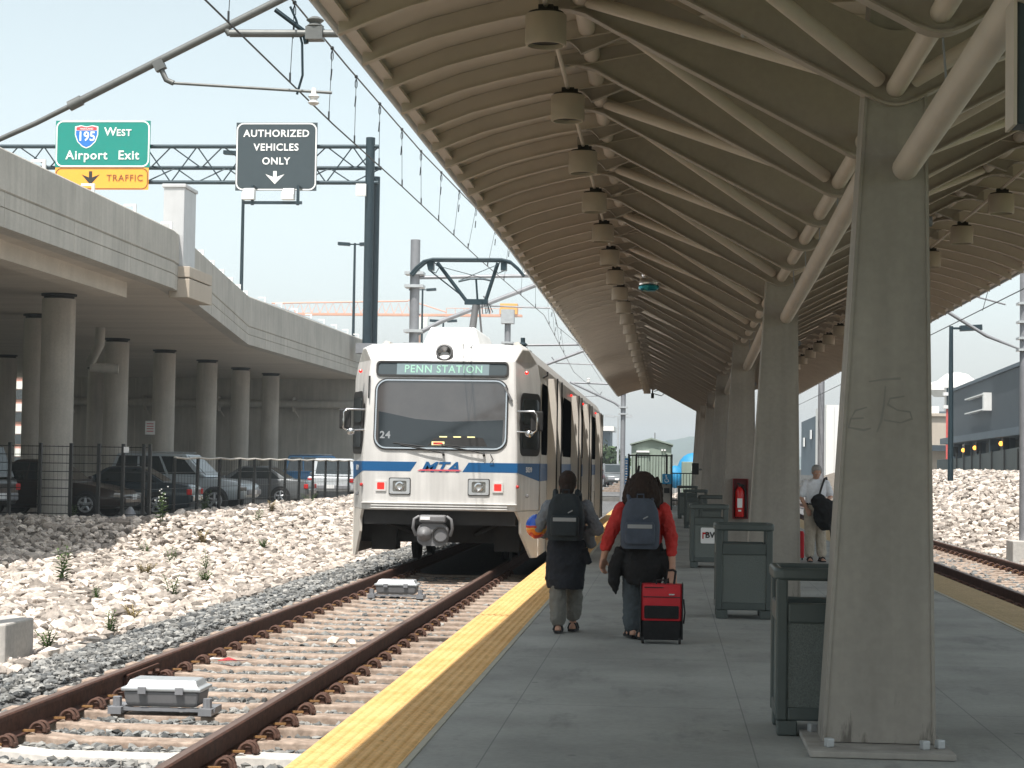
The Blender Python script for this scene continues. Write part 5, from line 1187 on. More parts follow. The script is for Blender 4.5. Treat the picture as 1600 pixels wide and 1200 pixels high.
# ================================================================== vehicles
def make_car(name, L, W, H, paint, label, cat, kind='sedan', z_hood=.82, group=None, trim='plastic_trim'):
    root = thing(name, (0, 0, 0), label, cat, group); w2 = W / 2; fr = L / 2; wb = L * .29
    if kind == 'sedan':
        prof = [(-fr, .40, .80, .86), (-fr + .08, .24, .93, .95), (-fr + .75, .2, .98, 1), (-wb + .8, .2, .95, 1), (wb - .5, .2, .93, 1), (fr - .9, .2, .86, 1), (fr - .25, .22, .72, .93), (fr, .32, .58, .80)]
        cab = (-fr + .72, fr - 1.45, -fr + 1.55, fr - 2.25)
    elif kind == 'suv':
        prof = [(-fr, .50, .98, .90), (-fr + .08, .42, 1.08, .97), (-fr + .7, .38, 1.12, 1), (0, .36, 1.12, 1), (fr - 1.25, .36, 1.08, 1), (fr - .35, .40, 1.0, .96), (fr - .06, .45, .88, .90), (fr, .52, .75, .85)]
        cab = (-fr + .12, fr - 1.30, -fr + .40, fr - 2.05)
    else:  # pickup
        prof = [(-fr, .50, 1.0, .95), (-fr + .05, .45, 1.05, 1), (0, .4, 1.06, 1), (fr - 1.2, .4, 1.04, 1), (fr - .3, .42, .98, .95), (fr, .5, .8, .88)]
        cab = (-.75, fr - 1.35, -.55, fr - 2.0)
    m = MB(); rings = []
    for x, zl, zt_, s in prof:
        w_ = w2 * s; rings.append([(x, -w_ * .93, zl), (x, -w_, zl + .12), (x, -w_, lerp(zl, zt_, .72)), (x, -w_ * .94, zt_), (x, w_ * .94, zt_), (x, w_, lerp(zl, zt_, .72)), (x, w_, zl + .12), (x, w_ * .93, zl)])
    m.loft(rings); m.build('body', paint, root, bevel=.03, smooth=40)
    xb0, xb1, xr0, xr1 = cab; zb = float(np.interp((xb0 + xb1) / 2, [p[0] for p in prof], [p[2] for p in prof])) - .02; wb_, wr = w2 * .93, w2 * (.72 if kind == 'sedan' else .80)
    zr = H - .03
    B = [(xb0, -wb_, zb), (xb1, -wb_, zb), (xb1, wb_, zb), (xb0, wb_, zb)]; T = [(xr0, -wr, zr), (xr1, -wr, zr), (xr1, wr, zr), (xr0, wr, zr)]
    T2 = [(xr0 + .25, -wr * .85, H), (xr1 - .2, -wr * .85, H), (xr1 - .2, wr * .85, H), (xr0 + .25, wr * .85, H)]
    MB().loft([B, T, T2]).build('cabin', paint, root, bevel=.03, smooth=35)
    def quad(i, j, u0, u1, v0, v1):
        b0, b1, t0, t1 = Vector(B[i]), Vector(B[j]), Vector(T[i]), Vector(T[j])
        f = lambda u, v: b0.lerp(b1, u).lerp(t0.lerp(t1, u), v)
        n = (b1 - b0).cross(t0 - b0).normalized() * .014
        q = [f(u0, v0), f(u1, v0), f(u1, v1), f(u0, v1)]
        return MB().add([a - n * .3 for a in q] + [a + n for a in q], [(3, 2, 1, 0), (4, 5, 6, 7), (0, 1, 5, 4), (1, 2, 6, 5), (2, 3, 7, 6), (3, 0, 4, 7)])
    cuts = [(.10, .46), (.49, .88)] if kind == 'sedan' else ([(.05, .30), (.33, .60), (.63, .92)] if kind == 'suv' else [(.08, .90)])
    for i, j, fl in ((0, 1, 0), (2, 3, 1)):
        for a, b in cuts:
            if fl: a, b = 1 - b, 1 - a
            quad(i, j, a, b, .12, .90).build('side_window', 'glass_car', root)
    quad(1, 2, .06, .94, .10, .93).build('windscreen', 'glass_car', root); quad(3, 0, .08, .92, .15, .90).build('rear_window', 'glass_car', root)
    wr_ = .32 if kind == 'sedan' else .37
    for x in (-wb, wb):
        for s in (-1, 1):
            y = s * (w2 - .09)
            ar = MB().lathe([(wr_ * 1.20, -.004), (wr_ * 1.20, .004)], (x, s * (w2 + .002), wr_ * 1.02), 22, 'y').build('wheel_arch', trim if kind == 'suv' else 'black', root)
            wh = MB().lathe([(wr_ * .66, -.1), (wr_ * .95, -.11), (wr_, -.07), (wr_, .07), (wr_ * .95, .11), (wr_ * .66, .10)], (x, y + s * .02, wr_), 26, 'y').build('wheel', 'rubber', root, smooth=40)
            rim = MB().lathe([(wr_ * .70, s * .112), (wr_ * .67, s * .126), (wr_ * .56, s * .122), (wr_ * .54, s * .10)], (x, y + s * .02, wr_), 24, 'y', caps=False)
            for k in range(5):
                a = 2 * math.pi * k / 5 + .3; ca, sa = math.cos(a), math.sin(a)
                rim.tube([(x + .04 * ca, y + s * .12, wr_ + .04 * sa), (x + wr_ * .63 * ca, y + s * .115, wr_ + wr_ * .63 * sa)], [.05, .035], 6)
            rim.lathe([(.0, .125 * s), (.07, .12 * s), (.075, .09 * s)], (x, y + s * .02, wr_), 12, 'y', caps=False); rim.build('rim', 'alloy', wh, smooth=40)
    hz = lerp(prof[-2][1], prof[-2][2], .70); tz = lerp(prof[0][1], prof[0][2], .78)
    for s in (-1, 1):
        MB().cbox((fr - .17, s * w2 * .76, hz), .26, W * .18, .15, s * -.45).build('headlight', 'lens', root, bevel=.03)
        MB().cbox((-fr + .07, s * w2 * .82, tz), .16, W * .15, .17, s * .3).build('tail_light', 'tail_red', root, bevel=.02)
        MB().cbox((xb1 - .15, s * (w2 + .05), zb + .10), .12, .16, .11).build('wing_mirror', paint, root, bevel=.03)
        if kind == 'suv':
            MB().box(-fr + .6, fr - 1.2, s * w2 - .012 if s < 0 else s * w2 - .02, s * w2 + .02 if s > 0 else s * w2 + .012, .36, .55).build('side_cladding', trim, root)
            MB().tube([(xr0 + .1, s * wr * .9, H + .03), (xr1 - .1, s * wr * .9, H + .03)], .02, 6).build('roof_rail', 'galv_light', root)
    MB().cbox((fr + .0, 0, prof[-1][1] + .12), .16, W * .78, .18).build('front_bumper', paint if kind == 'sedan' else 'galv', root, bevel=.04)
    MB().cbox((-fr + .02, 0, prof[0][1] + .12), .16, W * .84, .2).build('rear_bumper', paint if kind == 'sedan' else 'galv', root, bevel=.04)
    for x in (fr + .085, -fr - .065): MB().cbox((x, 0, prof[0][1] + .14), .012, .32, .15).build('number_plate', 'sticker', root)
    if kind == 'pickup': MB().box(-fr + .12, -.8, -w2 * .85, w2 * .85, .75, 1.075).build('load_bed', 'black', root)
    return root
G = 'cars parked under the overpass'
def put(o, x, y, z, rz): o.location = (x, y, z); o.rotation_euler = (0, 0, rz); return o
put(make_car('parked_car', 4.75, 1.85, 1.86, 'paint_silver', 'silver off road car with roof rails parked under the overpass', 'car', 'suv', group=G), -15.8, 59.6, -.09, R(-3))
put(make_car('parked_car', 4.75, 1.80, 1.45, 'paint_teal', 'dark blue green sedan with its red tail light towards the silver car', 'car', 'sedan', group=G), -16.4, 54.4, -.09, R(183))
put(make_car('parked_car', 4.7, 1.82, 1.55, 'paint_brown', 'dark brown car with its headlight behind the mesh fence', 'car', 'sedan', group=G), -17.25, 51.0, -.02, R(-4))
put(make_car('parked_car', 4.8, 1.80, 1.47, 'paint_grey', 'mid grey sedan parked beyond the silver off road car', 'car', 'sedan', group=G), -15.95, 70.0, -.09, R(180))
put(make_car('parked_car', 5.2, 1.95, 1.80, 'paint_white', 'white pickup truck parked close to the train front', 'pickup', 'pickup', group=G), -14.05, 77.6, -.09, R(97))
put(make_car('parked_car', 4.6, 1.85, 1.95, 'paint_blue', 'blue topped vehicle at the back of the car park by the train', 'car', 'suv', group=G), -16.3, 88.5, -.09, R(10))
put(make_car('parked_car', 4.7, 1.9, 1.95, 'paint_black', 'black tall car at the far left behind the mesh fence', 'car', 'suv', group=G), -19.2, 46.4, -.06, R(170))
put(make_car('passing_car', 4.6, 1.8, 1.46, 'paint_silver', 'car on the overpass showing only its roof above the parapet', 'car', 'sedan'), -17.7, 70.5, 7.02, R(92))
put(make_car('parked_car', 4.5, 1.8, 1.45, 'paint_red', 'distant red car in the lot beyond the platform end', 'car', 'sedan'), -6.1, 150, -.13, R(60))
put(make_car('parked_car', 4.6, 1.8, 1.8, 'paint_grey', 'distant grey car in the lot beyond the platform end', 'car', 'suv'), -4.4, 148, -.13, R(-80))
# ================================================================== fences on the left
fe = thing('car_park_fence', (-12.3, 55, .1), 'black post fence with pale top rail along the rocks', 'fence')
yy = [45.6, 47.9, 50.3, 52.7, 54.6, 56.8, 59.1, 61.4, 63.8, 66.2, 68.7, 71.1, 73.5, 75.9, 78.3, 80.7, 83.1, 85.5]
tp = []
for i, y in enumerate(yy):
    MB().tube([(-12.32, y, -.1), (-12.30, y, 1.62)], .045, 8).build('fence_post', 'fence_black', fe, smooth=60)
    tp.append((-12.3, y, 1.63))
    if i + 1 < len(yy): tp.append((-12.3, (y + yy[i + 1]) / 2, 1.60))
MB().tube(tp, .03, 6).build('top_rail', 'bridge_concrete', fe, smooth=60)
m = MB()
for z in (.45, .85, 1.25): m.tube([(-12.3, 43.2, z), (-12.3, 85.5, z)], .006, 4)
for y in np.arange(43.3, 85, .3): m.tube([(-12.3, y, .2), (-12.3, y, 1.6)], .004, 3, False)
m.build('wire_mesh', 'fence_black', fe)
f2 = thing('mesh_fence', (-13.6, 43.3, .1), 'taller black mesh fence with horizontal wires at the left', 'fence')
for x in (-12.28, -12.43, -12.93, -13.52, -14.2, -14.95, -15.7): MB().box(x - .035, x + .035, 43.25, 43.35, -.3, 1.93).build('fence_post', 'fence_black', f2)
m = MB()
for z in np.arange(.25, 1.95, .2): m.tube([(-16.2, 43.3, z), (-12.3, 43.3, z)], .010, 5)
for x in np.arange(-16.2, -12.3, .105): m.tube([(x, 43.3, .18), (x, 43.3, 1.88)], .0028, 3, False)
m.build('wire_mesh', 'fence_black', f2)
MB().box(-12.9, -12.78, 43.22, 43.24, 1.72, 1.86).build('fence_tag', 'sticker', f2)
kb = MB().box(-17, -14.0, 42.2, 42.7, -.3, .16); tag(kb.build('kerb', 'concrete_side', kind='structure'))
cone = thing('tarp_heap', (-13.2, 44.4, .1), 'small grey covered mound behind the mesh fence', 'tarp'); MB().lathe([(.22, 0), (.2, .12), (.1, .34), (.03, .42)], (-13.0, 44.2, .0), 10).build('covered_mound', 'galv', cone, smooth=40)
# ================================================================== road signs on a gantry
ga = thing('sign_gantry', (-15.1, 92, 7.6), 'dark steel lattice sign gantry standing on the overpass', 'sign gantry')
for x, y, z1 in ((-15.13, 92, 17.9), (-14.93, 92.55, 16.0)):
    p_ = MB().tube([(x, y, 7.1), (x, y, z1)], .235, 16).build('gantry_post', 'gantry_paint', ga, smooth=60)
    MB().box(x - .5, x + .5, y - .4, y + .4, 7.0, 7.5).build('base_flange', 'galv', p_)
GX0, GX1 = -36.0, -14.7; ch = [(92.0, 17.45), (92.9, 16.5), (92.0, 15.62)]
m = MB()
for y, z in ch: m.tube([(GX0, y, z), (GX1, y, z)], .105, 8)
m.build('truss_chord', 'gantry_paint', ga, smooth=60)
m = MB(); n = 8
for i in range(n):
    xa, xb = lerp(GX0, GX1, i / n), lerp(GX0, GX1, (i + 1) / n); xm = (xa + xb) / 2
    for (a, b) in ((0, 1), (1, 2), (2, 0)):
        m.tube([(xa, ch[a][0], ch[a][1]), (xm, ch[b][0], ch[b][1])], .036, 5).tube([(xm, ch[b][0], ch[b][1]), (xb, ch[a][0], ch[a][1])], .036, 5)
m.build('truss_lacing', 'gantry_paint', ga)
MB().tube([(-35.8, 92, 6.9), (-35.8, 92, 17.9)], .235, 14).build('gantry_post', 'gantry_paint', ga, smooth=60)
MB().box(-15.75, -15.25, 91.5, 91.75, 14.9, 15.5).build('control_box', 'white_metal', ga)
YS = 91.6
def sign_base(nm, x0, x1, z0, z1, face, label):
    r_ = thing(nm, ((x0 + x1) / 2, YS, z0), label, 'road sign')
    MB().box(x0, x1, YS, YS + .06, z0, z1).build('sign_panel', face, r_); return r_
g1 = sign_base('road_sign', -31.27, -26.36, 16.32, 18.70, 'sign_green', 'green highway sign reading I-195 West Airport Exit over an orange traffic strip')
cx_, cz_ = (-31.27 - 26.36) / 2, 17.5
MB().frame((cx_, YS, 17.52), (1, 0, 0), (0, 0, 1), rrect(4.86, 2.36, .36, 5), rrect(4.72, 2.22, .30, 5), .012).build('sign_border', 'sign_white', g1)
text('sign_words', 'Airport', .63, (cx_ - .82, YS - .02, 16.92), 'sign_white', g1, bold=.018, space=1.12); text('sign_words', 'Exit', .63, (cx_ + 1.36, YS - .02, 16.92), 'sign_white', g1, bold=.018, space=1.12)
text('sign_words', 'W', .60, (-28.42, YS - .02, 18.12), 'sign_white', g1, bold=.018); text('sign_words', 'EST', .47, (-27.72, YS - .02, 18.07), 'sign_white', g1, bold=.02, space=1.1)
shp = [(-.56, .40), (-.28, .46), (0, .40), (.28, .46), (.56, .40), (.56, .0), (.44, -.34), (.2, -.58), (0, -.66), (-.2, -.58), (-.44, -.34), (-.56, .0)]
sx_, sz_ = -29.66, 17.98
s0 = MB().panel((sx_, YS, sz_), (1, 0, 0), (0, 0, 1), [(a * 1.08, b * 1.06) for a, b in shp], .012).build('route_shield', 'sign_white', g1)
MB().panel((sx_, YS - .012, sz_), (1, 0, 0), (0, 0, 1), [(-.55, .21), (-.55, -.0), (-.43, -.34), (-.2, -.56), (0, -.64), (.2, -.56), (.43, -.34), (.55, 0), (.55, .21)], .006).build('shield_field', 'shield_blue', s0)
MB().panel((sx_, YS - .012, sz_), (1, 0, 0), (0, 0, 1), [(-.53, .23), (.53, .23), (.53, .38), (.28, .44), (0, .385), (-.28, .44), (-.53, .38)], .006).build('shield_crown', 'shield_red', s0)
text('shield_state', 'MARYLAND', .13, (sx_, YS - .022, sz_ + .30), 'sign_white', s0, bold=.01)
text('shield_number', '195', .66, (sx_, YS - .022, sz_ - .10), 'sign_white', s0, bold=.02, sx=.95)
o1 = MB().box(-31.25, -26.40, YS, YS + .055, 15.18, 16.30).build('traffic_strip', 'sign_orange', g1)
MB().frame((-28.825, YS, 15.74), (1, 0, 0), (0, 0, 1), rrect(4.80, 1.08, .30, 5), rrect(4.70, .98, .26, 5), .01).build('strip_border', 'sign_brown', o1)
text('strip_words', 'TRAFFIC', .46, (-27.62, YS - .02, 15.76), 'sign_brown', o1, bold=.004, space=1.12)
AR = [(-.08, .32), (.08, .32), (.08, .02), (.44, .16), (.0, -.34), (-.44, .16), (-.08, .02)]
MB().panel((-29.40, YS, 15.78), (1, 0, 0), (0, 0, 1), [(a * 1.05, b * 1.05) for a, b in AR], .012).build('down_arrow', 'sign_black', o1)
g2 = sign_base('road_sign', -21.92, -17.78, 15.15, 18.60, 'sign_grey', 'dark grey highway sign reading Authorized Vehicles Only with a down arrow')
MB().frame((-19.85, YS, 16.875), (1, 0, 0), (0, 0, 1), rrect(4.10, 3.41, .36, 5), rrect(3.97, 3.28, .30, 5), .012).build('sign_border', 'sign_white', g2)
for tx_, z, s in (('AUTHORIZED', 18.03, .50), ('VEHICLES', 17.33, .50), ('ONLY', 16.63, .50)): text('sign_words', tx_, s, (-19.86, YS - .02, z), 'sign_white', g2, bold=.02, space=1.1)
MB().panel((-19.9, YS, 15.82), (1, 0, 0), (0, 0, 1), [(a * 1.1, b * 1.0) for a, b in AR], .014).build('down_arrow', 'sign_white', g2)
lb = MB().box(-21.3, -18.3, 90.6, 90.7, 14.33, 14.48)
for x in (-20.9, -18.6): lb.box(x, x + .14, 90.7, 90.82, 14.3, 15.2).box(x, x + .12, 90.7, 92, 15.2, 15.3)
lb.build('light_bracket', 'gantry_paint', g2)
for x in (-21.3, -19.3): MB().loft([[(x + a, 90.35 + b, z) for a, b in ((0, 0), (.62, 0), (.62, .5), (0, .5))] for z in (14.55, 14.8)] + [[(x + .1, 90.45, 15.1), (x + .62, 90.45, 15.1), (x + .62, 90.85, 15.1), (x + .1, 90.85, 15.1)]]).build('sign_light', 'white_metal', g2)
# ================================================================== street lamps
def street_lamp(x, y, zb, zt_, label, double=True, right=0, matn='gantry_paint'):
    r_ = thing('street_lamp', (x, y, zb), label, 'street lamp', 'street lamps'); MB().tube([(x, y, zb), (x, y, zt_)], [.11, .075], 10).build('lamp_pole', matn, r_, smooth=60)
    for s in ((-1, 1) if double else (right,)):
        MB().box(min(x, x + s * .35), max(x, x + s * .35), y - .04, y + .04, zt_ - .12, zt_ - .04).build('lamp_arm', matn, r_)
        MB().cbox((x + s * .72, y, zt_ - .06), .78, .4, .20, 0, 0, -s * .06).build('lamp_head', matn, r_)
street_lamp(-23.0, 98, 6.9, 18.2, 'dark lamp pole rising behind the authorized vehicles sign', True)
street_lamp(-20.65, 120, 6.5, 15.9, 'double headed dark street lamp left of the gantry post')
street_lamp(-20.15, 150, 6.0, 15.75, 'double headed street lamp just right of the grey wire pole')
street_lamp(-18.4, 150, -.5, 13.2, 'shorter double headed lamp behind the roof box of the train')
street_lamp(-4.05, 150, -.5, 5.6, 'pale street lamp beyond the platform end', True, matn='galv_light')
street_lamp(10.43, 70, 1.2, 6.95, 'single headed street lamp on the rock bank by the blue building', False, 1)
MB_ = None
# ================================================================== overhead line
def ocs_pole(x, y, zb, zt_, label, r_=.12):
    o = thing('catenary_pole', (x, y, zb), label, 'catenary pole', 'poles carrying the overhead wires')
    MB().tube([(x, y, zb), (x, y, zt_)], r_, 16).build('pole_shaft', 'galv', o, smooth=60); return o
def cantilever(o, x, y, zt_, zb, tx, side):
    for z in (zt_, zt_ - .32, zb, zb - .32):
        MB().cbox((x, y, z), .46, .46, .07).build('pole_clamp', 'galv_light', o)
    MB().tube([(x, y, zt_ - .1), (tx + side * .9, y, zt_ - .02)], .045, 8).build('top_tube', 'galv', o, smooth=60)
    MB().tube([(x, y, zb - .1), (lerp(x, tx, .25), y, lerp(zb, zt_, .18)), (tx + side * .9, y, zt_ + .0)], .055, 8).build('strut_tube', 'galv', o, smooth=60)
    MB().tube([(lerp(x, tx, .62), y, lerp(zb, zt_, .62)), (lerp(x, tx, .68), y, lerp(zb, zt_, .45)), (tx + side * .6, y, lerp(zb, zt_, .42))], .025, 6).build('steady_arm', 'galv', o, smooth=60)
    MB().lathe([(.05, -.12), (.09, -.09), (.05, -.06), (.09, -.02), (.05, .02), (.09, .06), (.05, .1)], (tx, y, zt_ + .1), 12).build('insulator', 'porcelain', o, smooth=40)
p_ = ocs_pole(-6.24, 45.0, -.4, 7.05, 'grey steel pole left of the train carrying the overhead wires'); cantilever(p_, -6.24, 45.0, 6.22, 4.80, -3.5, 1)
p_ = ocs_pole(-6.30, 72, -.4, 7.35, 'second grey wire pole showing above the train roof'); cantilever(p_, -6.30, 72, 6.3, 4.9, -3.5, 1)
MB().box(-6.55, -6.05, 71.75, 72.25, 7.05, 7.6).build('pole_cap_box', 'galv_light', p_)
p_ = ocs_pole(-2.2, 90, -.4, 8.0, 'wire pole at the end of the platform beside the ramp'); cantilever(p_, -2.2, 90, 5.6, 4.4, -3.9, -1)
p_ = ocs_pole(5.75, 71, -.4, 7.2, 'wire pole seen between the columns on the right'); 
# right foreground pole
p_ = ocs_pole(7.62, 40.6, -.1, 8.0, 'grey wire pole at the right edge on a square concrete block')
for z in (5.2, 4.8, 4.45, 4.2): MB().cbox((7.62, 40.6, z), .34, .34, .05).build('pole_clamp', 'galv_light', p_)
MB().tube([(7.5, 40.6, 4.22), (6.8, 40.6, 4.50), (5.15, 40.6, 5.52), (4.7, 40.6, 5.8)], [.02, .038, .038, .038], 8).build('strut_tube', 'galv', p_, smooth=60)
MB().tube([(5.75, 40.6, 5.15), (5.60, 40.6, 4.90), (4.6, 40.6, 4.84)], .018, 6).build('steady_arm', 'galv', p_, smooth=60)
MB().tube([(7.2, 40.6, 5.18), (4.5, 40.6, 5.9)], .02, 6).build('top_tube', 'galv', p_, smooth=60)
tag(MB().box(7.30, 8.1, 40.2, 41.0, -.5, .12).build('concrete_footing', 'stone_block', bevel=.02), 'pale concrete block under the wire pole at the right edge', 'footing')
# near cantilever whose pole stands outside the frame on the left
p_ = ocs_pole(-6.55, 17.0, -.3, 7.0, 'grey wire pole just outside the left edge with its tubes reaching over the track')
MB().tube([(-6.5, 17, 4.53), (-6.0, 17, 4.75), (-5.6, 17, 4.95)], .026, 8).tube([(-5.62, 17, 4.94), (-4.65, 17, 5.43), (-3.55, 17, 5.98), (-2.9, 17, 6.31)], .037, 10).build('strut_tube', 'tube_grey', p_, smooth=60)
MB().tube([(-5.68, 17, 4.91), (-5.56, 17, 4.97)], .05, 10).build('tube_collar', 'tube_grey', p_, smooth=60)
MB().tube([(-4.15, 17, 5.60), (-1.9, 17, 5.585)], .036, 10).tube([(-4.20, 17, 5.66), (-4.15, 17, 5.59)], .03, 8).build('cross_tube', 'tube_grey', p_, smooth=60)
MB().cbox((-4.82, 17, 5.30), .10, .08, .10, 0, 0, -.45).tube([(-4.82, 17, 5.30), (-4.75, 17, 5.16), (-4.68, 17, 5.13)], .026, 8).tube([(-4.68, 17, 5.13), (-3.17, 17, 5.035)], .014, 8).build('steady_arm', 'tube_grey', p_, smooth=60)
MB().lathe([(.03, .0), (.055, .02), (.03, .05), (.055, .08), (.03, .1), (.02, .16)], (-3.34, 17, 4.92), 12).build('arm_insulator', 'porcelain', p_, smooth=40)
MB().cbox((-3.34, 17, 5.59), .16, .14, .12).lathe([(.05, .05), (.085, .07), (.05, .10), (.085, .13), (.04, .16)], (-3.34, 17, 5.59), 12).build('messenger_insulator', 'tube_grey', p_, smooth=40)
MB().tube([(-3.58, 17, 5.85), (-3.52, 17, 5.72), (-3.46, 17, 5.5), (-3.45, 17, 5.2), (-3.5, 17, 5.02)], .012, 6).tube([(-3.72, 17, 5.82), (-3.45, 17, 5.62), (-3.42, 17, 5.50)], .025, 6).build('jumper_cable', 'gantry_paint', p_, smooth=60)
cw = [(-3.75, 2, 5.12), (-3.58, 13.84, 5.12), (-3.58, 19.3, 5.165), (-3.52, 24, 5.21), (-3.46, 33.2, 5.295), (-3.05, 45, 5.22), (-3.7, 72, 5.2), (-3.5, 100, 5.2)]
mw = [(-3.55, 2, 5.95), (-3.55, 17, 5.9), (-3.56, 20, 5.93), (-3.52, 26, 5.98), (-3.3, 33, 5.98), (-3.1, 45, 6.3), (-3.5, 58, 5.9), (-3.6, 72, 6.35), (-3.6, 100, 6.1)]
def interp3(L, y): return Vector((float(np.interp(y, [p[1] for p in L], [p[0] for p in L])), y, float(np.interp(y, [p[1] for p in L], [p[2] for p in L]))))
ow = thing('overhead_wire', (-3.58, 20, 5.1), 'contact wire and messenger wire with droppers above the left track', 'overhead wire')
MB().tube(cw, .0085, 5).build('contact_wire', 'wire', ow, smooth=60); MB().tube(mw, .0095, 5).build('messenger_wire', 'wire', ow, smooth=60)
for y in [14.6, 17.05, 19.05, 20.55, 22.2, 24.0, 25.8, 27.7, 29.6, 31.6, 34.5, 37, 40, 43, 48, 52, 56, 60]:
    a, b = interp3(cw, y), interp3(mw, y); h = (b - a).z
    m = MB().tube([a, b], .0035, 4).tube([b - Vector((0, 0, .02)), b - Vector((.012, 0, .06)), b - Vector((.012, 0, .11)), b - Vector((0, 0, .14)), b - Vector((-.012, 0, .11)), b - Vector((-.012, 0, .06)), b - Vector((0, 0, .02))], .0045, 4)
    m.tube([a, a + Vector((0, 0, .09))], .010, 5).tube([b - Vector((0, 0, .22)), b - Vector((.01, 0, .34))], .008, 4).cbox(b, .03, .05, .03); m.build('dropper', 'wire', ow)
o2 = thing('overhead_wire', (5.6, 40, 5), 'pair of overhead wires above the right hand track', 'overhead wire')
MB().tube([(5.9, 20, 5.15), (5.75, 40.6, 4.98), (5.6, 60, 5.0), (5.7, 100, 5.0)], .011, 5).build('messenger_wire', 'wire', o2); MB().tube([(5.8, 20, 4.6), (5.6, 40.6, 4.50), (5.5, 60, 4.3), (5.6, 100, 4.3)], .010, 5).build('contact_wire', 'wire', o2)
for y in (34, 41.5, 48): MB().tube([(5.62, y, 4.48), (5.76, y, 5.0)], .006, 4).build('dropper', 'wire', o2)
# ================================================================== tower crane
cr = thing('tower_crane', (-45, 330, 0), 'orange tower crane jib faint in the haze behind the train', 'crane')
m = MB(); X0, X1 = -72.0, -26.4
m.box(X0, X1, 330, 330.5, 27.9, 28.25).box(X0, X1, 331.5, 332, 27.9, 28.25); m.build('jib_lower_chord', 'crane_paint', cr)
m = MB().tube([(X0, 331, 30.0), (-47, 331, 30.6)], .14, 6); 
for x in np.arange(X0, -47, 1.5): m.tube([(x, 330.2, 28.2), (x + .75, 331, 30.2), (x + 1.5, 330.2, 28.2)], .07, 4, False)
m.tube([(-47, 331, 30.8), (-40, 331, 28.6)], .1, 5); m.build('jib_lattice', 'crane_paint', cr)
m = MB()
for x in np.arange(-40, X1, 1.6): m.tube([(x, 330.2, 28.2), (x, 330.2, 29.3)], .05, 4)
m.tube([(-40, 330.2, 29.3), (X1, 330.2, 29.3)], .05, 4); m.build('counter_jib_railing', 'crane_paint', cr)
MB().box(-30.3, -27.2, 329.8, 332, 28.3, 30.2).build('winch_house', 'sign_orange', cr)
MB().box(-46.4, -44.6, 330, 332, -.5, 28.2).build('mast', 'crane_paint', cr); MB().box(-45.6, -43.2, 329, 330, 25.4, 27.6).build('operator_cab', 'white_metal', cr)
# ================================================================== beyond the platform end
sh_ = thing('equipment_shed', (-.85, 98, -.1), 'pale green gabled equipment shed beyond the ramp', 'shed')
MB().box(-1.88, .16, 95, 104, -.15, 2.62).build('wall', 'shed', sh_)
MB().loft([[(-1.96, y, 2.64), (-1.96, y, 2.70), (-.86, y, 3.02), (.24, y, 2.70), (.24, y, 2.64), (-.86, y, 2.94)] for y in (94.8, 104.2)]).build('roof', 'shed', sh_)
MB().add([(-1.88, 94.99, 2.6), (.16, 94.99, 2.6), (-.86, 94.99, 2.95), (-1.88, 95.2, 2.6), (.16, 95.2, 2.6), (-.86, 95.2, 2.95)], [(0, 1, 2), (5, 4, 3), (0, 3, 4, 1), (1, 4, 5, 2), (2, 5, 3, 0)]).build('gable', 'shed', sh_)
d_ = MB().box(-1.58, -1.0, 94.93, 94.99, 0, 2.25).build('door', 'shed', sh_); MB().box(-1.62, -.96, 94.8, 94.99, 2.27, 2.36).build('door_canopy', 'sticker', d_)
for x in (-.36, -.22): MB().box(x, x + .09, 94.85, 94.99, 2.36, 2.44).build('wall_lamp', 'white_metal', sh_)
MB().tube([(-.7, 96, 2.9), (-.7, 96, 3.3)], .03).build('roof_vent', 'galv', sh_)
cr.scale = (1.6, 1.6, 1.6); cr.location = Vector((0, 0, 1.6)) + 1.6 * (Vector(cr.location) - Vector((0, 0, 1.6)))
cb_ = thing('utility_cabinet', (1.15, 100, -.1), 'green grey utility cabinet with a white label by the far fence', 'cabinet')
MB().box(.72, 1.75, 100, 101, -.14, 1.84).build('cabinet_body', 'shed', cb_, bevel=.03); MB().box(1.25, 1.52, 99.98, 100, 1.35, 1.62).build('label_plate', 'sticker', cb_)
tn = thing('tent', (1.45, 132, -.1), 'bright blue domed tent behind the utility cabinet', 'tent')
MB().ell((1.75, 132, 1.2), 1.15, 1.0, 1.35, 20, 10).build('tent_canopy', 'tarp_blue', tn, smooth=60)
t2 = thing('tent', (.1, 120, -.1), 'lower blue tarpaulin heap beside the shed', 'tarp')
wrinkle(MB().ell((.45, 120, .9), .55, .6, .75, 16, 8).build('tarp_cover', 'tarp_blue', t2, smooth=60), .15, .4)
P, S = scatter(.2, 1.6, 76, 96, 40, lambda x, y: True, lambda x, y: .14, .1)
P = [(a, b, -.1 + .25 * RNG.uniform()) for a, b, c in P]
tag(stone_field('far_rocks', P, S, 'rock'), 'pale rocks behind the far iron fence', 'rocks')
cr_ = thing('rail', (-3, 106, -.2), 'brown rail crossing beyond the left track end', 'rail')
MB().loft([[(-6, 108 + b, c) for b, c in ((-.07, -.3), (.07, -.3), (.035, -.1), (-.035, -.1))], [(-1.4, 105.5 + b, c) for b, c in ((-.07, -.3), (.07, -.3), (.035, -.1), (-.035, -.1))]]).build('rail_body', 'rail_rust', cr_)
for i in range(5): tag(MB().cbox((-3.4 + .25 * i, 112 + 1.4 * i, .05 + .12 * i), 1.5, .3, .12, .5).build('timber_stack', 'sleeper'), 'stacked pale timbers beyond the platform end', 'timber', 'stacked timbers')
MB().add([(x, y, z) for y in (101, 135) for x, z in ((-6.3, -.1), (-1.4, -.1))], [(0, 1, 3, 2)]).build('far_ballast', 'ballast_ground', kind='structure')
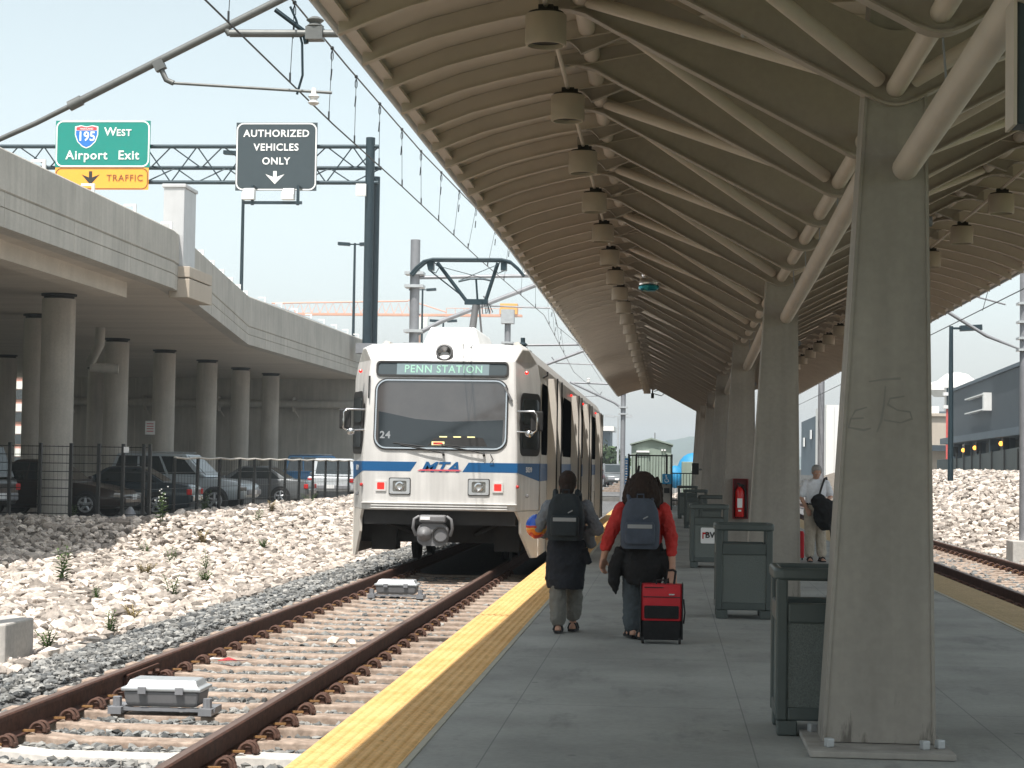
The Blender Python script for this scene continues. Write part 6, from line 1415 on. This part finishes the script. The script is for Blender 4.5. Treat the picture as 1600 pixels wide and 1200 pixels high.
def hill_obj(name, x0, x1, y, zs, depth, label=None):
    m = MB(); n = 90; rings = []
    for j, (f, s) in enumerate(((0, 0), (.25, .55), (.5, 1.0), (1, .6))):
        rings.append([(lerp(x0, x1, i / n), y + depth * f, -2 + (zs(i / n) + 2) * s + (RNG.uniform(-.9, .9) if s else 0)) for i in range(n + 1)])
    m.loft(rings, caps=False, closed=False); return m.build(name, 'hill', smooth=30, kind='structure')
hill_obj('hills', -140, 180, 1350, lambda t: 10 + 13 * math.exp(-((t - .50) / .085) ** 2) + 3.5 * math.sin(t * 17) + 1.6 * math.sin(t * 63), 300)
hill_obj('distant_hills', -700, 700, 1600, lambda t: 10 + 7 * math.sin(t * 9) + 3 * math.sin(t * 31), 400)
# trees
def tree(name, x, y, zb, h, r_, label, n=1500, cat='tree', leaf=.35):
    o = thing(name, (x, y, zb), label, cat); t = MB().tube([(x, y, zb), (x + .1, y, zb + h * .5), (x, y, zb + h * .9)], [h * .03, h * .02, .03], 8)
    for k in range(7):
        a = k * 2.4; t.tube([(x, y, zb + h * (.3 + .08 * k)), (x + math.cos(a) * r_ * .6, y + math.sin(a) * r_ * .6, zb + h * (.45 + .08 * k))], [h * .012, .02], 5)
    t.build('trunk', 'bark', o); m = MB()
    cl = [(RNG.normal(0, .42, 3)) for _ in range(16)]
    for i in range(n):
        c = cl[i % 16]; q = c + RNG.normal(0, .24, 3); p = Vector((x + q[0] * r_, y + q[1] * r_, zb + h * (.58 + .26 * q[2])))
        a = Vector(RNG.normal(0, 1, 3)).normalized() * leaf; b = Vector(RNG.normal(0, 1, 3)).normalized() * leaf
        m.add([p, p + a, p + a * .6 + b, p + b * .7], [(0, 1, 2, 3)])
    m.build('crown', 'leaf_tree', o, fix=False); return o
tree('leafy_tree', -5.6, 170, -.5, 4.4, 1.7, 'dark green tree beyond the end of the train')
tree('leafy_tree', -8.5, 190, -.5, 3.6, 1.6, 'smaller tree behind the train beyond the car lot')
tree('leafy_tree', 17.0, 150, 1.0, 5.2, 2.0, 'green tree at the corner of the beige building', 1200)
# weeds among the rocks
def weed(x, y, h, n, label, spread=.16, flowers=False, mt='leaf'):
    z = ground_z(x, y) + .03; o = thing('weed', (x, y, z), label, 'weed', 'weeds growing among the rocks'); s = MB(); l = MB(); f = MB()
    for i in range(n):
        a = RNG.uniform(0, 6.28); tip = Vector((x + math.cos(a) * spread * RNG.uniform(.2, 1), y + math.sin(a) * spread * .6, z + h * RNG.uniform(.55, 1))); b = Vector((x + RNG.uniform(-.04, .04), y, z)); mid = (b + tip) / 2 + Vector((0, 0, h * .1))
        s.tube([b, mid, tip], [.008, .006, .003], 5)
        for k in range(16):
            t = .15 + .85 * k / 16; p = b.lerp(tip, t); a2 = k * 2.4 + a; ln = h * .20 * (1.15 - t * .6) + .03
            d = Vector((math.cos(a2), math.sin(a2), .45)).normalized() * ln; w_ = d.cross(Vector((0, 0, 1))).normalized() * ln * .16
            l.add([p, p + d * .5 + w_, p + d - Vector((0, 0, ln * .15)), p + d * .5 - w_], [(0, 1, 2, 3)])
        if flowers:
            for k in range(5): f.ell(tip + Vector(RNG.normal(0, .06, 3)), .018, .018, .014, 6, 4)
    s.build('stem', mt, o); l.build('leaves', mt, o, fix=False)
    if flowers: f.build('flowers', 'sticker', o)
W_ = [(-9.45, 28.6, .78, 4, 'tallest leafy weed on the pale rocks at the left', .13, False), (-11.6, 42.0, .95, 3, 'tall weed with small white flowers at the shade edge', .2, True), (-9.1, 33.6, .42, 4, 'low bushy weed in the middle of the rocks', .2, False),
      (-10.4, 46.5, .5, 4, 'bushy weed on the sunny rocks nearer the train', .2, False), (-8.1, 32.2, .42, 3, 'small weed above the ballast edge', .14, False), (-7.1, 26.4, .35, 4, 'small spreading weed low on the rocks', .18, False),
      (-6.25, 20.6, .30, 5, 'bright green weed at the ballast edge near the camera', .08, False), (-6.4, 18.9, .22, 6, 'sparse weed tuft beside the concrete footing', .2, False), (-7.9, 25.4, .26, 4, 'tiny bright weed among the pale rocks', .12, False),
      (-14.3, 43.9, .62, 5, 'leafy weed at the foot of the mesh fence', .2, False), (-12.7, 50.2, .75, 6, 'leafy weed by the wheel of the silver car', .25, False), (-12.0, 62, .35, 5, 'weed patch on the crest under the fence', .4, False), (-10.9, 38.3, .3, 4, 'weed in the shaded rocks', .2, False)]
for x, y, h, n, lab, sp_, fl in W_: weed(x, y, h, n, lab, sp_, fl)
for x, y, h, n, lab, mt in ((-8.8, 30.9, .3, 9, 'dry straw tuft left of the tallest weed', 'straw'), (-10.2, 40.3, .35, 10, 'dry straw tuft near the shade edge of the rocks', 'straw'), (-8.9, 40.5, .25, 12, 'low green clump on the sunny rock slope', 'leaf'),
                            (-7.4, 29.5, .22, 10, 'flat green clump just above the ballast', 'leaf'), (-11.2, 52.0, .4, 12, 'dry clump on the crest before the pickup', 'straw'), (-6.6, 22.6, .2, 8, 'dry sprig low on the bank', 'straw')):
    weed(x, y, h, n, lab, .22, False, mt)
# ================================================================== right side
bb = thing('blue_building', (17.5, 100, 1.4), 'slate blue building with glowing orange lamps under its flat canopy', 'building')
def wallpt(y): return lerp(16.68, 18.15, (y - 90) / 31.0)
def wall(y0, y1, z0, z1, t, nm, mt, off_=0.0):
    a, b = wallpt(y0) - off_, wallpt(y1) - off_
    return MB().add([(a, y0, z0), (b, y1, z0), (b + t, y1, z0), (a + t, y0, z0), (a, y0, z1), (b, y1, z1), (b + t, y1, z1), (a + t, y0, z1)], [(0, 3, 2, 1), (4, 5, 6, 7), (0, 1, 5, 4), (1, 2, 6, 5), (2, 3, 7, 6), (3, 0, 4, 7)]).build(nm, mt, bb)
wall(60, 121, 3.4, 6.62, 14, 'upper_wall', 'building_blue'); wall(60, 121, 6.62, 6.80, 14.2, 'parapet_cap', 'building_blue_pale', .1)
wall(60, 120.5, 1.2, 3.4, 10, 'lower_wall', 'mesh_dark', -1.2); wall(60, 122, 3.25, 3.62, 4, 'canopy_fascia', 'building_blue_pale', .7)
for y in (94, 100, 106, 112, 118): wall(y, y + .5, 1.4, 3.25, .5, 'pilaster', 'building_blue_pale', .2)
for y, z in ((117.0, 2.75), (110.6, 2.78), (104.8, 2.86), (93.6, 2.95)):
    x = wallpt(y) - .45; lm = thing('wall_lamp', (x, y, z), 'glowing orange lamp under the canopy of the blue building', 'lamp', 'orange lamps on the blue building')
    MB().cbox((x + .2, y, z), .3, .5, .6).build('lamp_housing', 'black', lm); MB().ell((x, y, z), .11, .13, .12, 12, 8).build('lamp_globe', 'orange_lamp', lm, smooth=60)
fr_ = thing('empty_signboard', (17.2, 105, 4.9), 'white empty sign frame sticking out from the blue wall', 'sign frame')
for z in (4.85, 5.68): MB().add([(wallpt(y) - .45 + o_, y, z + dz) for y in (101.2, 110) for o_ in (0, .3) for dz in (0, .07)], [(0, 1, 3, 2), (4, 6, 7, 5), (0, 4, 5, 1), (1, 5, 7, 3), (3, 7, 6, 2), (2, 6, 4, 0)]).build('frame_bar', 'white_metal', fr_)
MB().box(16.78, 17.2, 101.0, 101.4, 4.82, 5.78).build('frame_end', 'white_metal', fr_)
sfe = thing('screen_fence', (15.3, 95, 1.4), 'dark mesh screen fence on top of the rock bank', 'fence')
MB().loft([[(x, y, 1.2), (x + .05, y, 1.2), (x + .05, y, z), (x, y, z)] for x, y, z in ((14.72, 78, 2.66), (15.2, 92, 2.42), (15.95, 105, 2.24), (15.75, 111, 2.2))]).build('mesh_screen', 'mesh_dark', sfe)
for y, x in ((80, 14.78), (84, 14.92), (88, 15.05), (92, 15.18), (96, 15.42), (100, 15.65), (104, 15.88)): MB().tube([(x - .06, y, 1.2), (x - .06, y, 2.55)], .05, 6).build('fence_post', 'fence_black', sfe)
be = thing('beige_building', (19, 140, 1.2), 'low beige building at the left of the blue building', 'building')
MB().box(17.6, 26, 130, 150, 1.0, 5.3).build('wall', 'building_beige', be); MB().box(17.3, 26, 129, 150, 2.9, 3.3).build('canopy_band', 'building_blue', be); MB().box(17.5, 26, 129.8, 150, 5.3, 5.5).build('roof_edge', 'building_beige', be)
tw = thing('radio_mast', (18.6, 125, 1.2), 'slim red mast with white antenna boxes before the beige building', 'mast')
MB().tube([(18.25, 124, 1.2), (18.25, 124, 5.6)], .09, 6).build('mast_shaft', 'tower_red', tw)
for z in (5.75, 6.6): MB().cbox((18.25, 124, z), .55, .4, .22).build('antenna_box', 'white_metal', tw)
MB().tube([(18.25, 124, 5.6), (18.25, 124, 7.0)], .06, 6).build('mast_top', 'gantry_paint', tw)
dm_ = thing('control_tower', (26, 175, 0), 'white domed tower behind the blue building', 'tower')
MB().lathe([(1.1, 0), (1.1, 8.6), (1.7, 8.8), (1.9, 9.2), (1.75, 9.9), (1.0, 10.5), (.1, 10.7)], (26.6, 175, 0), 20).build('dome', 'building_white', dm_, smooth=30)
MB().lathe([(.6, 8.4), (1.3, 9.0), (1.2, 9.6), (.1, 9.9)], (25.1, 175, 0), 16).build('side_dome', 'building_white', dm_, smooth=30)
b2 = thing('blue_hall', (12, 155, 1), 'distant blue hall with white window squares seen between the columns', 'building')
MB().loft([[(11.3, 160, 1.0), (12.6, 148, 1.0), (24, 148, 1.0), (24, 160, 1.0)], [(11.3, 160, 5.5), (12.6, 148, 6.2), (24, 148, 6.2), (24, 160, 5.5)]]).build('wall', 'building_blue_pale', b2)
for t, z in ((.10, 3.4), (.36, 4.0), (.60, 4.2), (.72, 4.3)):
    x, y = lerp(11.3, 12.6, t) - .06, lerp(160, 148, t); MB().box(x - .02, x + .06, y - 1.1, y, z, z + .75).build('window', 'sticker', b2)
b3 = thing('white_building', (12.5, 140, 1), 'plain white panelled building right of the wire pole', 'building')
MB().box(11.72, 20, 140, 150, .6, 6.33).build('wall', 'building_white', b3); k = MB()
for x in np.arange(12.3, 20, .62): k.box(x, x + .03, 139.985, 140, .8, 6.2)
k.build('panel_joint', 'galv_light', b3)
b4 = thing('long_roof', (-12, 240, 0), 'long pale flat roofed building far beyond the train', 'building')
MB().box(-16, -7.5, 240, 250, -.5, 6.0).build('wall', 'building_blue_pale', b4); MB().box(-17, -7, 239, 251, 6.0, 6.6).build('roof', 'building_white', b4)

lt = thing('litter', (-4.0, 17.0, -.26), 'crumpled red and white wrapper lying between the rails', 'litter')
MB().add([(-4.12, 16.9, -.255), (-3.98, 16.85, -.24), (-3.92, 16.98, -.262), (-4.05, 17.05, -.235), (-3.8, 17.0, -.25)], [(0, 1, 2, 3), (1, 4, 2)]).build('wrapper', 'tail_red', lt)
MB().add([(-4.22, 16.95, -.25), (-4.12, 16.9, -.235), (-4.08, 17.02, -.25), (-4.2, 17.05, -.24)], [(0, 1, 2, 3)]).build('paper', 'sticker', lt)
# ================================================================== haze
def haze(density):
    o = MB().box(-900, 900, -30, 2100, -1.8, 42).build('haze', 'sticker', kind='stuff')
    m = bpy.data.materials.new('haze_air'); m.use_nodes = True; t = m.node_tree; t.nodes.clear()
    out = t.nodes.new('ShaderNodeOutputMaterial'); v = t.nodes.new('ShaderNodeVolumePrincipled')
    v.inputs['Color'].default_value = (.85, .94, 1.0, 1); v.inputs['Density'].default_value = density; v.inputs['Anisotropy'].default_value = .0
    t.links.new(v.outputs[0], out.inputs['Volume']); o.data.materials.clear(); o.data.materials.append(m)
haze(.00048)
